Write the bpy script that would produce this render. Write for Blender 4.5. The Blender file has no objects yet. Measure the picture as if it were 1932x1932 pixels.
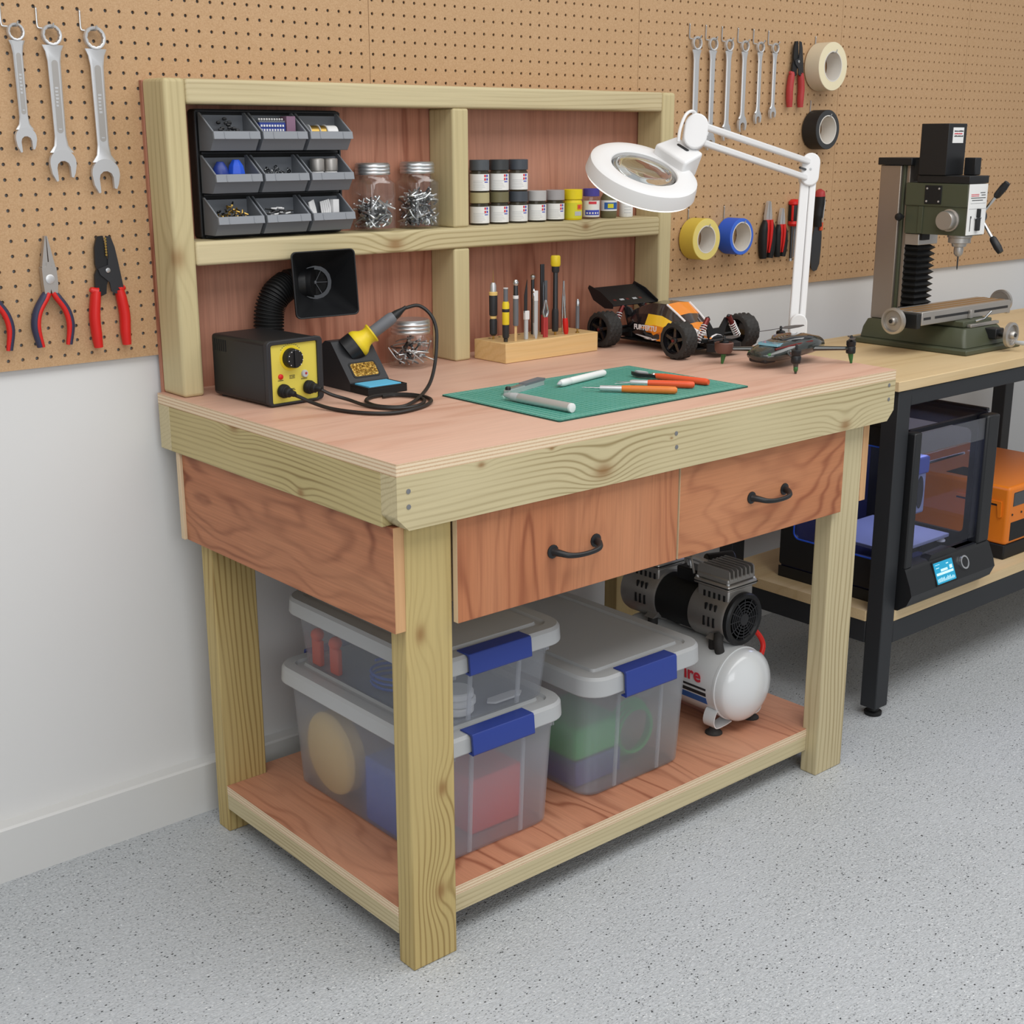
import bpy, bmesh, math, random
from math import pi, sin, cos, radians, sqrt, atan2
from mathutils import Vector, Matrix
random.seed(7)
SC = bpy.context.scene
COL = SC.collection

# ------------------------------------------------------------------ geometry collector
def frame(d):
    d = Vector(d).normalized()
    a = Vector((0, 0, 1)) if abs(d.z) < .9 else Vector((1, 0, 0))
    x = a.cross(d).normalized()
    return x, d.cross(x), d

class G:
    def __init__(s):
        s.v = []; s.f = []; s.m = []
    def add(s, vs, fs, mi=0):
        o = len(s.v)
        s.v += [tuple(v) for v in vs]
        for f in fs:
            s.f.append([i + o for i in f]); s.m.append(mi)
        return s
    def box(s, x0, y0, z0, x1, y1, z1, mi=0):
        vs = [(x, y, z) for z in (z0, z1) for y in (y0, y1) for x in (x0, x1)]
        return s.add(vs, [(0, 2, 3, 1), (4, 5, 7, 6), (0, 1, 5, 4), (2, 6, 7, 3), (0, 4, 6, 2), (1, 3, 7, 5)], mi)
    def cbox(s, c, d, mi=0):
        return s.box(c[0]-d[0]/2, c[1]-d[1]/2, c[2]-d[2]/2, c[0]+d[0]/2, c[1]+d[1]/2, c[2]+d[2]/2, mi)
    def loft(s, rings, mi=0, caps=True, loop=False):
        n = len(rings[0]); vs = [p for r in rings for p in r]; fs = []
        m = len(rings)
        for k in range(m if loop else m - 1):
            a = k * n; b = ((k + 1) % m) * n
            fs += [(a+i, a+(i+1) % n, b+(i+1) % n, b+i) for i in range(n)]
        if caps and not loop:
            fs += [tuple(range(n)), tuple(range((m-1)*n, m*n))]
        return s.add(vs, fs, mi)
    def cyl(s, a, b, r0, r1=None, n=16, mi=0, caps=True):
        r1 = r0 if r1 is None else r1
        a = Vector(a); b = Vector(b); x, y, d = frame(b - a)
        R = lambda c, r: [c + (x*cos(2*pi*i/n) + y*sin(2*pi*i/n)) * r for i in range(n)]
        return s.loft([R(a, r0), R(b, r1)], mi, caps)
    def tube(s, pts, r, n=8, mi=0, closed=False, flat=1):
        P = [Vector(p) for p in pts]; m = len(P); rings = []; x = None
        for i in range(m):
            if closed: t = P[(i+1) % m] - P[i-1]
            else: t = P[min(i+1, m-1)] - P[max(i-1, 0)]
            t.normalize()
            if x is None: x = frame(t)[0]
            x = (x - t * x.dot(t)).normalized(); y = t.cross(x)
            q = r[i] if isinstance(r, (list, tuple)) else r
            rings.append([P[i] + (x*cos(2*pi*k/n) + y*sin(2*pi*k/n)*flat) * q for k in range(n)])
        return s.loft(rings, mi, True, closed)
    def lathe(s, prof, o=(0, 0, 0), ax=(0, 0, 1), n=24, mi=0, caps=True):
        x, y, d = frame(ax); o = Vector(o)
        return s.loft([[o + d*h + (x*cos(2*pi*i/n) + y*sin(2*pi*i/n)) * max(r, 1e-5) for i in range(n)] for r, h in prof], mi, caps)
    def ring(s, prof, o=(0, 0, 0), ax=(0, 0, 1), n=32, mi=0):   # closed profile revolved
        x, y, d = frame(ax); o = Vector(o); m = len(prof)
        vs = []; fs = []
        for i in range(n):
            a = 2*pi*i/n
            vs += [o + d*h + (x*cos(a) + y*sin(a)) * r for r, h in prof]
        for i in range(n):
            for k in range(m):
                fs.append((i*m+k, i*m+(k+1) % m, ((i+1) % n)*m+(k+1) % m, ((i+1) % n)*m+k))
        return s.add(vs, fs, mi)
    def prism(s, poly, h0, h1, ax='z', mi=0, mside=None):
        P = {'z': lambda a, b, h: (a, b, h), 'y': lambda a, b, h: (a, h, b), 'x': lambda a, b, h: (h, a, b)}[ax]
        n = len(poly)
        vs = [P(a, b, h0) for a, b in poly] + [P(a, b, h1) for a, b in poly]
        s.add(vs, [tuple(range(n)), tuple(range(n, 2*n))], mi)
        return s.add(vs, [(i, (i+1) % n, n+(i+1) % n, n+i) for i in range(n)], mi if mside is None else mside)
    def ball(s, c, r, n=12, mi=0, sc=(1, 1, 1)):
        k = max(4, n//2); c = Vector(c)
        return s.loft([[c + Vector((sc[0]*r*sin(pi*j/k)*cos(2*pi*i/n), sc[1]*r*sin(pi*j/k)*sin(2*pi*i/n), sc[2]*r*cos(pi*j/k))) for i in range(n)]
                       for j in [.02] + list(range(1, k)) + [k-.02]], mi)
    def patch(s, c, r, a0, a1, z0, z1, n=10, mi=0, t=.0004):    # curved label standing off a vertical cylinder
        vs = []
        for rr in (r, r + t):
            for z in (z0, z1):
                vs += [(c[0]+rr*cos(a0+(a1-a0)*i/n), c[1]+rr*sin(a0+(a1-a0)*i/n), z) for i in range(n+1)]
        q = n+1; fs = []
        for i in range(n):
            fs += [(i, i+1, q+i+1, q+i), (2*q+i, 3*q+i, 3*q+i+1, 2*q+i+1), (q+i, q+i+1, 3*q+i+1, 3*q+i), (i, 2*q+i, 2*q+i+1, i+1)]
        fs += [(0, q, 3*q, 2*q), (n, 2*q+n, 3*q+n, q+n)]
        return s.add(vs, fs, mi)
    def xf(s, M, start=0):
        s.v = s.v[:start] + [tuple(M @ Vector(v)) for v in s.v[start:]]
        return s
    def obj(s, name, mats, par=None, bev=0, seg=2, ang=38, flat=False, loc=None, rot=None):
        me = bpy.data.meshes.new(name)
        me.from_pydata(s.v, [], s.f)
        bm = bmesh.new(); bm.from_mesh(me)
        bmesh.ops.recalc_face_normals(bm, faces=bm.faces)
        bm.to_mesh(me); bm.free()
        for k in (mats if isinstance(mats, (list, tuple)) else [mats]): me.materials.append(MT[k])
        me.polygons.foreach_set('material_index', s.m)
        if not flat:
            me.shade_smooth(); me.set_sharp_from_angle(angle=radians(ang))
        o = bpy.data.objects.new(name, me); COL.objects.link(o)
        if par is not None: o.parent = par
        if loc: o.location = loc
        if rot: o.rotation_euler = rot
        if bev:
            b = o.modifiers.new('bevel', 'BEVEL'); b.width = bev; b.segments = seg; b.limit_method = 'ANGLE'
            b.angle_limit = radians(40); b.harden_normals = False
        return o

def tag(o, label, cat, group=None, kind=None):
    o['label'] = label; o['category'] = cat
    if group: o['group'] = group
    if kind: o['kind'] = kind
    return o
def thing(name, label, cat, loc=(0, 0, 0), rz=0, group=None, rot=None):
    o = bpy.data.objects.new(name, None); COL.objects.link(o); o.empty_display_size = .02
    o.location = loc; o.rotation_euler = rot if rot else (0, 0, rz)
    return tag(o, label, cat, group)
def struct(o): o['kind'] = 'structure'; return o
def dup(root, loc, label, group=None, sc=None, swap=None):
    r = root.copy(); COL.objects.link(r); r.location = loc; r['label'] = label
    if group: r['group'] = group
    if sc: r.scale = sc
    for ch in list(root.children):
        c = ch.copy(); COL.objects.link(c); c.parent = r
        for g in ch.children:
            d = g.copy(); COL.objects.link(d); d.parent = c
    return r
def text(body, size, mat, par, loc, rot, name='lettering', ext=.0003, sx=1, bold=0):
    cu = bpy.data.curves.new(name, 'FONT'); cu.body = body; cu.size = size; cu.extrude = ext; cu.offset = bold
    cu.materials.append(MT[mat])
    o = bpy.data.objects.new(name, cu); COL.objects.link(o); o.parent = par; o.location = loc; o.rotation_euler = rot
    o.scale = (sx, 1, 1)
    me = bpy.data.meshes.new_from_object(o); bpy.data.objects.remove(o); me.name = name   # letters as one mesh
    o = bpy.data.objects.new(name, me); COL.objects.link(o); o.parent = par; o.location = loc; o.rotation_euler = rot; o.scale = (sx, 1, 1)
    return o
def rrect(x0, y0, x1, y1, r, n=4):
    out = []
    for cx, cy, a in ((x1-r, y1-r, 0), (x0+r, y1-r, pi/2), (x0+r, y0+r, pi), (x1-r, y0+r, 1.5*pi)):
        out += [(cx+r*cos(a+pi/2*i/n), cy+r*sin(a+pi/2*i/n)) for i in range(n+1)]
    return out
def spline(pts, k=6):   # Catmull-Rom
    P = [Vector(p) for p in pts]; P = [P[0]*2-P[1]] + P + [P[-1]*2-P[-2]]; out = []
    for i in range(1, len(P)-2):
        a, b, c, d = P[i-1:i+3]
        for j in range(k):
            t = j/k
            out.append(.5*((2*b) + (c-a)*t + (2*a-5*b+4*c-d)*t*t + (3*b-a-3*c+d)*t**3))
    return out + [P[-2]]

# ------------------------------------------------------------------ materials
MT = {}
def lin(h):
    if isinstance(h, str):
        h = [int(h[i:i+2], 16)/255 for i in (0, 2, 4)]
        h = [c/12.92 if c <= .04045 else ((c+.055)/1.055)**2.4 for c in h]
    return (*h[:3], 1)
class N:
    def __init__(s, name):
        s.mt = bpy.data.materials.new(name); s.mt.use_nodes = True; s.t = s.mt.node_tree; MT[name] = s.mt
        s.b = s.t.nodes['Principled BSDF']; s.out = s.t.nodes['Material Output']
    def n(s, ty, **k):
        d = s.t.nodes.new('ShaderNode'+ty)
        for a, v in k.items():
            if a[0] == 'i': s.put(d, int(a[1:]), v)
            else: setattr(d, a, v)
        return d
    def put(s, d, i, v):
        if hasattr(v, 'node'): s.t.links.new(v, d.inputs[i])
        elif hasattr(v, 'outputs'): s.t.links.new(v.outputs[0], d.inputs[i])
        else: d.inputs[i].default_value = v
    def math(s, op, a, b=0, clamp=False):
        return s.n('Math', operation=op, i0=a, i1=b, use_clamp=clamp)
    def ramp(s, f, stops):
        r = s.n('ValToRGB', i0=f); e = r.color_ramp.elements
        while len(e) < len(stops): e.new(.5)
        for q, (p, c) in zip(e, stops): q.position = p; q.color = c if len(c) == 4 else (*c, 1)
        return r
    def mix(s, f, a, b, mode='MIX'):
        m = s.n('Mix', data_type='RGBA', blend_type=mode)
        s.put(m, 0, f); s.put(m, 6, a); s.put(m, 7, b); return m.outputs[2]
    def obj(s, rand=True):
        tc = s.n('TexCoord'); v = tc.outputs['Object']
        if rand:
            oi = s.n('ObjectInfo'); k = s.n('VectorMath', operation='SCALE', i0=(7.3, 3.1, 5.7)); s.put(k, 3, oi.outputs['Random'])
            v = s.n('VectorMath', operation='ADD', i0=v, i1=k.outputs[0]).outputs[0]
        return v, tc.outputs['Object']
    def bump(s, h, st=.2, d=.001):
        b = s.n('Bump'); b.inputs['Strength'].default_value = st; b.inputs['Distance'].default_value = d
        s.put(b, b.inputs.find('Height'), h); s.t.links.new(b.outputs[0], s.b.inputs['Normal'])
def mat(name, col, rough=.5, metal=0, tr=0, em=None, es=0, ior=1.45, var=0, vs=60, alpha=1, coat=0, bump=0, spec=.5):
    m = N(name); b = m.b; c = lin(col)
    b.inputs['Base Color'].default_value = c; b.inputs['Roughness'].default_value = rough; b.inputs['Metallic'].default_value = metal
    b.inputs['Transmission Weight'].default_value = tr; b.inputs['IOR'].default_value = ior; b.inputs['Alpha'].default_value = alpha
    b.inputs['Coat Weight'].default_value = coat; b.inputs['Specular IOR Level'].default_value = spec
    if em: b.inputs['Emission Color'].default_value = lin(em); b.inputs['Emission Strength'].default_value = es
    if var or bump:
        v, _ = m.obj(False); nz = m.n('TexNoise', i0=v); nz.inputs['Scale'].default_value = vs; nz.inputs['Detail'].default_value = 3
        if var: m.put(b, 0, m.mix(nz.outputs[0], tuple(x*(1-var) for x in c[:3]) + (1,), tuple(min(1, x*(1+var)) for x in c[:3]) + (1,)))
        if bump: m.bump(nz.outputs[0], bump)
    return m
def wood(name, axis, base, dark, A=6, B=70, sl=1.2, sc=6, contrast=.6, line=2.5, knots=(), rough=.6, fine=.12, knotcol='8a6238', tint=None, patchy=.75, oct2=.35):
    """grain lines = contours of a stretched noise field; knots bend the contours"""
    m = N(name); v, vo = m.obj(not knots)
    S = [sc, sc, sc]; S[axis] = sl
    ns = m.n('TexNoise', i0=m.n('VectorMath', operation='MULTIPLY', i0=v, i1=tuple(S)).outputs[0])
    ns.inputs['Scale'].default_value = 1; ns.inputs['Detail'].default_value = 1.5; ns.inputs['Roughness'].default_value = .35
    S4 = [sc*3.1]*3; S4[axis] = sl*2.2
    n4 = m.n('TexNoise', i0=m.n('VectorMath', operation='MULTIPLY', i0=v, i1=tuple(S4)).outputs[0]); n4.inputs['Scale'].default_value = 1; n4.inputs['Detail'].default_value = 1
    L = [B*.75, B*.66, B]; L[axis] = 0
    dt = m.n('VectorMath', operation='DOT_PRODUCT', i0=v, i1=tuple(L))
    ph = m.math('ADD', m.math('ADD', m.math('MULTIPLY', ns.outputs[0], A), m.math('MULTIPLY', n4.outputs[0], A*oct2)), dt.outputs['Value'])
    kd = None
    for (kx, ky, kz, r, amp) in knots:
        st = [1, 1, 1]; st[axis] = .6
        q = m.n('VectorMath', operation='MULTIPLY', i0=m.n('VectorMath', operation='SUBTRACT', i0=vo, i1=(kx, ky, kz)).outputs[0], i1=tuple(st))
        d = m.n('VectorMath', operation='LENGTH', i0=q.outputs[0]).outputs['Value']
        g = m.math('EXPONENT', m.math('MULTIPLY', m.math('MULTIPLY', d, d), -1/(2.6*r)**2))
        ph = m.math('ADD', ph, m.math('MULTIPLY', g, amp))
        if knotcol:
            k2 = m.math('SMOOTH_MIN', 1, m.math('MULTIPLY', m.math('EXPONENT', m.math('MULTIPLY', m.math('MULTIPLY', d, d), -1/(r*r*.7))), 1.0))
            kd = k2 if kd is None else m.math('MAXIMUM', kd, k2)
    sn = m.math('MULTIPLY_ADD', m.math('SINE', m.math('MULTIPLY', ph, 2*pi)), .5); sn.inputs[2].default_value = .5
    S2 = [260, 260, 260]; S2[axis] = 7
    fn = m.n('TexNoise', i0=m.n('VectorMath', operation='MULTIPLY', i0=v, i1=tuple(S2)).outputs[0]); fn.inputs['Scale'].default_value = 1; fn.inputs['Detail'].default_value = 3
    S3 = [5, 5, 5]; S3[axis] = 1.5
    bl = m.n('TexNoise', i0=m.n('VectorMath', operation='MULTIPLY', i0=v, i1=tuple(S3)).outputs[0]); bl.inputs['Scale'].default_value = 1; bl.inputs['Detail'].default_value = 2
    pm = m.n('MapRange', i0=bl.outputs[0]); pm.inputs[1].default_value = .32; pm.inputs[2].default_value = .62; pm.inputs[3].default_value = 1; pm.inputs[4].default_value = 1-patchy
    ln = m.math('MULTIPLY', m.math('MULTIPLY', m.math('POWER', sn, line), pm.outputs[0]), contrast, True)
    c = m.mix(ln, lin(base), lin(dark))
    if tint: c = m.mix(m.ramp(bl.outputs[0], [(.38, (0, 0, 0)), (.66, (.75, .75, .75))]).outputs[0], c, lin(tint))
    f2 = m.ramp(fn.outputs[0], [(.2, (1-fine,)*3), (.8, (1+0*fine,)*3)])
    c = m.mix(1, c, f2.outputs[0], 'MULTIPLY')
    if kd is not None: c = m.mix(m.math('MULTIPLY', kd, .85, True), c, lin(knotcol))
    m.put(m.b, 0, c); m.b.inputs['Roughness'].default_value = rough; m.b.inputs['Specular IOR Level'].default_value = .3
    m.bump(m.math('ADD', ln, fn.outputs[0]), .12, .0006)
    return m
PINE, PDK = 'cabb95', '97835a'
for i, a in enumerate('xyz'):
    wood('pine_'+a, i, PINE, PDK, A=5, B=105, tint='cfc39c', contrast=.75, line=4)
wood('pine_tan', 2, 'c0a970', '8e7140', A=5, B=110, tint='c8b582', contrast=.85, line=4)
YL = 'c3b37f'
wood('pine_leg', 2, 'c2ab72', '8b6e3c', A=5, B=105, contrast=.85, line=4, tint='c8b47d', knots=((.093, .028, .135, .012, 2.5), (.10, .028, .33, .011, 2.0), (.06, .03, .62, .012, 1.5)))
wood('pine_apron', 0, 'c9bb93', '8f7c52', A=4, B=95, contrast=.85, line=4, tint='d0c39c', knots=((.447, 0, .838, .016, 3.2), (1.155, 0, .822, .013, 2.6), (.169, 0, .893, .006, .8), (.323, 0, .897, .004, .5), (.62, 0, .872, .003, .3)))
wood('pine_side', 1, 'c0b07c', '80693a', A=5, B=100, contrast=.9, line=4, tint='c9b98a', knots=((0, .50, .90, .012, 1.8), (0, .28, .82, .008, 1.0)))
wood('pine_rail', 0, 'cbbd94', '9a885c', A=3.5, B=95, contrast=.7, line=4, tint='d4c6a0', knots=((.52, .708, 1.186, .015, 2.2), (1.075, .708, 1.2, .009, 1.2)))
wood('pine_post', 2, 'c7b88c', '95835a', A=3, B=90, contrast=.6, line=4, tint='cec095', knots=((.02, .715, 1.185, .016, 1.8), (.72, .73, 1.01, .005, .5)))
wood('ply_top', 0, 'd8ae98', 'c28f77', A=9, B=8, sl=1.0, sc=4, contrast=.6, line=2.5, tint='deb8a3', fine=.16, rough=.5)
wood('ply_shelf', 1, 'c48768', '8f523a', A=10, B=22, sl=1.6, sc=5, contrast=.85, line=5, tint='cf9a7c', fine=.2, patchy=.5)
wood('ply_back', 2, 'b97d64', '82442f', A=9, B=22, sl=.9, sc=6, contrast=.8, line=4, tint='c4917b', fine=.25, patchy=.5)
wood('ply_side', 1, 'bb7a57', '74361f', A=8, B=22, sl=2.4, sc=5, contrast=.95, line=3.5, tint='c68a66', fine=.28, patchy=.3, knots=((.01, .60, .725, .04, 3.2), (.01, .28, .70, .05, 2.2)), knotcol=None)
wood('ply_front', 2, 'bd7a54', '84442b', A=9, B=20, sl=1.5, sc=6, contrast=.7, line=3, tint='c98c66', fine=.2, patchy=.5)
wood('ply_front_swirl', 0, 'c07f58', '8d4c32', A=8, B=10, sl=3, sc=6, contrast=.75, line=3, tint='cb8f68', fine=.2, patchy=.4, knots=((.86, .016, .70, .05, 2.8), (1.08, .016, .78, .035, 2.6)), knotcol=None)
m = N('ply_edge'); v, _ = m.obj(False)
w = m.n('TexWave', i0=v, wave_type='BANDS', bands_direction='Z'); w.inputs['Scale'].default_value = 52; w.inputs['Distortion'].default_value = 1.2; w.inputs['Detail Scale'].default_value = 8
m.put(m.b, 0, m.ramp(w.outputs[1], [(0, lin('c9a684')), (.3, lin('dcc5a4')), (1, lin('e6d2b4'))])); m.b.inputs['Roughness'].default_value = .7
wood('end_grain', 2, 'd3a678', 'b07d50', A=5, B=60, contrast=.5)
wood('ply_end', 2, 'dcc4a2', 'cdb08c', A=3, B=40, contrast=.4)
wood('oak_top', 0, 'd9bf92', 'c3a271', A=4, B=22, sl=.7, sc=5, contrast=.45, tint='dfc69d', rough=.45)
wood('maple', 0, 'e3c088', 'd3a868', A=4, B=40, sl=2, sc=10, contrast=.35, rough=.4)
# floor, wall, board
m = N('floor_epoxy'); v, _ = m.obj(False)
big = m.n('TexNoise', i0=v); big.inputs['Scale'].default_value = 2.2; big.inputs['Detail'].default_value = 4
sp = m.n('TexNoise', i0=v); sp.inputs['Scale'].default_value = 190; sp.inputs['Detail'].default_value = 4; sp.inputs['Roughness'].default_value = .7
c = m.ramp(sp.outputs[0], [(.3, lin('92969a')), (.5, lin('b9bdc0')), (.72, lin('d2d5d7'))]).outputs[0]
c = m.mix(m.ramp(big.outputs[0], [(.35, (0, 0, 0)), (.7, (.5, .5, .5))]).outputs[0], c, lin('c4c8cd'))
def flecks(scale, lo, hi, thr, seed):
    k = m.n('VectorMath', operation='ADD', i0=v, i1=(seed, seed*2, 0)); st = m.n('VectorMath', operation='MULTIPLY', i0=k.outputs[0], i1=(1, 1.35, 1))
    vo = m.n('TexVoronoi', i0=st.outputs[0]); vo.inputs['Scale'].default_value = scale
    near = m.n('MapRange', i0=vo.outputs['Distance']); near.inputs[1].default_value = hi; near.inputs[2].default_value = lo
    sel = m.n('SeparateColor', i0=vo.outputs['Color'])
    return m.math('MULTIPLY', near.outputs[0], m.math('GREATER_THAN', sel.outputs[0], thr), True)
c = m.mix(flecks(72, .11, .2, .60, 1.3), c, lin('25282b'))
c = m.mix(m.math('MULTIPLY', flecks(150, .16, .3, .62, 4.1), .8), c, lin('45494d'))
c = m.mix(m.math('MULTIPLY', flecks(110, .1, .25, .8, 2.7), .85), c, lin('eef0f0'))
m.put(m.b, 0, c); m.b.inputs['Roughness'].default_value = .42; m.b.inputs['Specular IOR Level'].default_value = .4
nb = m.n('TexNoise', i0=m.n('VectorMath', operation='MULTIPLY', i0=v, i1=(1, 1.9, 1)).outputs[0]); nb.inputs['Scale'].default_value = 62; nb.inputs['Detail'].default_value = 5; nb.inputs['Distortion'].default_value = 2.2
m.bump(nb.outputs[0], .6, .006)
mat('wall_paint', 'dcdcdb', .7, var=.015, vs=3)
mat('skirting_paint', 'd6d6d4', .45)
m = N('hardboard'); v, _ = m.obj(False)
n1 = m.n('TexNoise', i0=v); n1.inputs['Scale'].default_value = 420; n1.inputs['Detail'].default_value = 4
n2 = m.n('TexNoise', i0=v); n2.inputs['Scale'].default_value = 4; n2.inputs['Detail'].default_value = 5
c = m.mix(m.ramp(n1.outputs[0], [(.3, (0, 0, 0)), (.7, (1, 1, 1))]).outputs[0], lin('b48f67'), lin('c9a680'))
c = m.mix(m.math('MULTIPLY', n2.outputs[0], .35), c, lin('b08b60'))
m.put(m.b, 0, c); m.b.inputs['Roughness'].default_value = .65
mat('chrome', 'd4d6d8', .22, 1); mat('satin_steel', 'd2d3d4', .40, .65); mat('dark_steel', '55575a', .4, 1); mat('brass', 'b89a55', .4, 1)
mat('zinc', 'c9cbcc', .33, .9); mat('black_plastic', '1b1c1e', .42); mat('black_matte', '131415', .6); mat('charcoal', '2b2c2f', .5)
mat('grey_plastic', '70747a', .45); mat('bin_edge', '8c9096', .45); mat('mid_grey', '6b6e73', .5); mat('light_grey', 'b9bcbe', .5)
mat('white_paint', 'e6e6e6', .35); mat('white_paper', 'e8e8e6', .6); mat('enamel_white', 'dcdfe0', .22, coat=.5)
mat('red_grip', 'd0211c', .42); mat('red_dull', 'b03a3a', .5); mat('red_orange', 'e0552c', .42); mat('orange_handle', 'd9782f', .42); mat('navy_grip', '34364f', .5)
mat('yellow_plastic', 'e6cb2a', .42, var=.05); mat('yellow_panel', 'dacb55', .45); mat('blue_plastic', '2b3f8d', .38); mat('bright_blue', '2a5bd8', .45)
mat('powder_black', '26282b', .5, bump=.08, vs=700); mat('rubber', '2e2c2a', .7, bump=.5, vs=300); mat('mill_green', '4a4e3c', .42, bump=.06, vs=500)
mat('aluminium', 'bdb9b4', .42, .85); mat('column_steel', 'a79c92', .4, .8); mat('cast_alloy', 'aca9a5', .42, .75); mat('orange_case', 'e07a1c', .4); mat('amber', '96744c', .5, .3)
mat('tape_yellow', 'd9c04f', .55); mat('tape_yellow_face', 'e4d27c', .6); mat('tape_blue', '2f5ed0', .55); mat('tape_blue_face', '3f6fd8', .6)
mat('tape_cream', 'd8cbb0', .55); mat('tape_cream_face', 'eadfbd', .6); mat('tape_black', '1e1e1e', .5); mat('tape_black_face', '3a3b3c', .55); mat('card_core', 'dcd8d0', .7)
mat('sponge_blue', '5fb7dc', .8, bump=.3, vs=500); mat('pot_dkgrey', '4f5459', .5); mat('pot_black', '3a3d3f', .5); mat('pot_slate', '454b53', .5); mat('pot_sand', 'b0a67e', .5)
mat('pot_olive', '6f6a4c', .5); mat('pot_pale', 'b5b4b3', .5); mat('pot_mid', 'a29fa0', .5); mat('pot_yellow', 'e8d31f', .45); mat('pot_violet', '4a4499', .45)
mat('logo_red', 'd23a48', .5); mat('logo_blue', '3b48b8', .5); mat('ink', '2a2a2c', .6); mat('label_blue', '2f62a8', .5); mat('label_yellow', 'd8d233', .5)
mat('cable_black', '1f1d1c', .45); mat('hose_red', 'd8291f', .4); mat('screen_teal', '1a86a8', .3, em='1f9cc4', es=.5); mat('led_blue', '8f9dff', .4, em='7d8cff', es=5); mat('screen_light', 'bfe3ec', .3, em='bfe3ec', es=.5)
mat('lens_glass', 'f2f7f6', .02, tr=1, ior=1.35); mat('led_ring', 'ffffff', .4, em='fffdf4', es=.85)
mat('screw_grey', '8f9092', .4, .6); mat('pot_glass', '5d5a4c', .1, tr=.6, ior=1.3)
mat('prop', '4a4646', .45); mat('guard_brown', '6b4a40', .45); mat('green_tip', '3f7a42', .3, tr=.3); mat('car_orange', 'ec8a1e', .25, coat=.6); mat('car_yellow', 'f0bf32', .25, coat=.6); mat('car_white', 'e9e4e4', .25, coat=.6)
mat('car_black', '18171a', .22, coat=.7); mat('car_window', '3a2f2c', .12, coat=.8); mat('anodised_red', '7d3734', .35, .6); mat('drone_shell', '2c312e', .22, coat=.8); mat('drone_glass', '0f1216', .08, coat=1)
mat('drone_blue', '8fc3d6', .15, coat=1); mat('acrylic', 'aeb3d8', .06, tr=.92, ior=1.05); mat('print_blue', '5360a8', .4); mat('bed_grey', '8d93b0', .4); mat('printer_inner', '22284f', .5)
def thin_glass(name, tint, k0, k1, rough=.06):
    m = N(name); tb = m.n('BsdfTransparent'); tb.inputs[0].default_value = (*tint, 1); gl = m.n('BsdfGlossy'); gl.inputs['Roughness'].default_value = rough
    lw = m.n('LayerWeight'); lw.inputs[0].default_value = .25; f = m.n('Math', operation='MULTIPLY_ADD', i0=lw.outputs['Facing'], i1=k1, i2=k0)
    mx = m.n('MixShader', i0=f); m.t.links.new(tb.outputs[0], mx.inputs[1]); m.t.links.new(gl.outputs[0], mx.inputs[2]); m.t.links.new(mx.outputs[0], m.out.inputs[0])
thin_glass('jar_glass', (.985, .99, .99), .035, .22)
thin_glass('band_acrylic', (.80, .81, .84), .10, .2, .2)
m = N('smoked_acrylic'); tb = m.n('BsdfTransparent'); tb.inputs[0].default_value = (.86, .87, .94, 1); gl = m.n('BsdfGlossy'); gl.inputs['Roughness'].default_value = .05
mx = m.n('MixShader', i0=.045); m.t.links.new(tb.outputs[0], mx.inputs[1]); m.t.links.new(gl.outputs[0], mx.inputs[2]); m.t.links.new(mx.outputs[0], m.out.inputs[0])
for bn, bf in (('bin_clear', .34), ('bin_clearer', .20)):   # frosted polypropylene: partly see-through, partly scattering
    m = N(bn)
    tb = m.n('BsdfTransparent'); tb.inputs[0].default_value = (.97, .975, .985, 1); mx = m.n('MixShader', i0=bf); ms = m.n('MixShader', i0=.5); tl = m.n('BsdfTranslucent'); tl.inputs[0].default_value = lin('e4e6ea')
    m.b.inputs['Base Color'].default_value = lin('d6d9de'); m.b.inputs['Roughness'].default_value = .4
    m.t.links.new(tb.outputs[0], mx.inputs[1]); m.t.links.new(m.b.outputs[0], ms.inputs[1]); m.t.links.new(tl.outputs[0], ms.inputs[2]); m.t.links.new(ms.outputs[0], mx.inputs[2]); m.t.links.new(mx.outputs[0], m.out.inputs[0])
mat('bin_lid', 'b3b5b6', .42, bump=.05, vs=900)
m = N('cutting_mat'); v, _ = m.obj(False)
bk = m.n('TexBrick', i0=v); bk.offset = 0; bk.inputs['Scale'].default_value = 1; bk.inputs['Mortar Size'].default_value = .0006; bk.inputs['Brick Width'].default_value = .0127; bk.inputs['Row Height'].default_value = .0127
bk.inputs['Color1'].default_value = lin('2f8573'); bk.inputs['Color2'].default_value = lin('33897a'); bk.inputs['Mortar'].default_value = lin('8cc3b4'); m.t.links.new(bk.outputs[0], m.b.inputs[0]); m.b.inputs['Roughness'].default_value = .55
mat('mat_edge', '1d4d43', .6); mat('mat_line', '9bcabd', .6)
mat('disc_cream', 'ecca7d', .5); mat('box_red', 'e8302a', .5); mat('box_blue', '3f66c0', .5); mat('box_green', '35bb5c', .5); mat('mauve', '8a6a80', .5)
m = N('brass_wool'); v, _ = m.obj(False); q = m.n('TexNoise', i0=v); q.inputs['Scale'].default_value = 260; q.inputs['Detail'].default_value = 4
m.put(m.b, 0, m.ramp(q.outputs[0], [(.35, lin('6b4a18')), (.55, lin('c79a3a')), (.7, lin('f0d888'))])); m.b.inputs['Metallic'].default_value = .3; m.bump(q.outputs[0], 1, .003)

# ------------------------------------------------------------------ room
WALL = .8216; PEG = .8086
X0, X1 = -2.2, 4.6
struct(G().box(X0, -4.2, -.1, X1, WALL, 0).obj('floor', 'floor_epoxy', flat=True))
struct(G().box(X0, WALL, -.1, X1, WALL+.12, 2.9).obj('wall_back', 'wall_paint', flat=True))
struct(G().prism([(.785, 0), (.785, .108), (.789, .112), (WALL, .112), (WALL, 0)], X0, X1, 'x').obj('baseboard_back', 'skirting_paint'))
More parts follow.
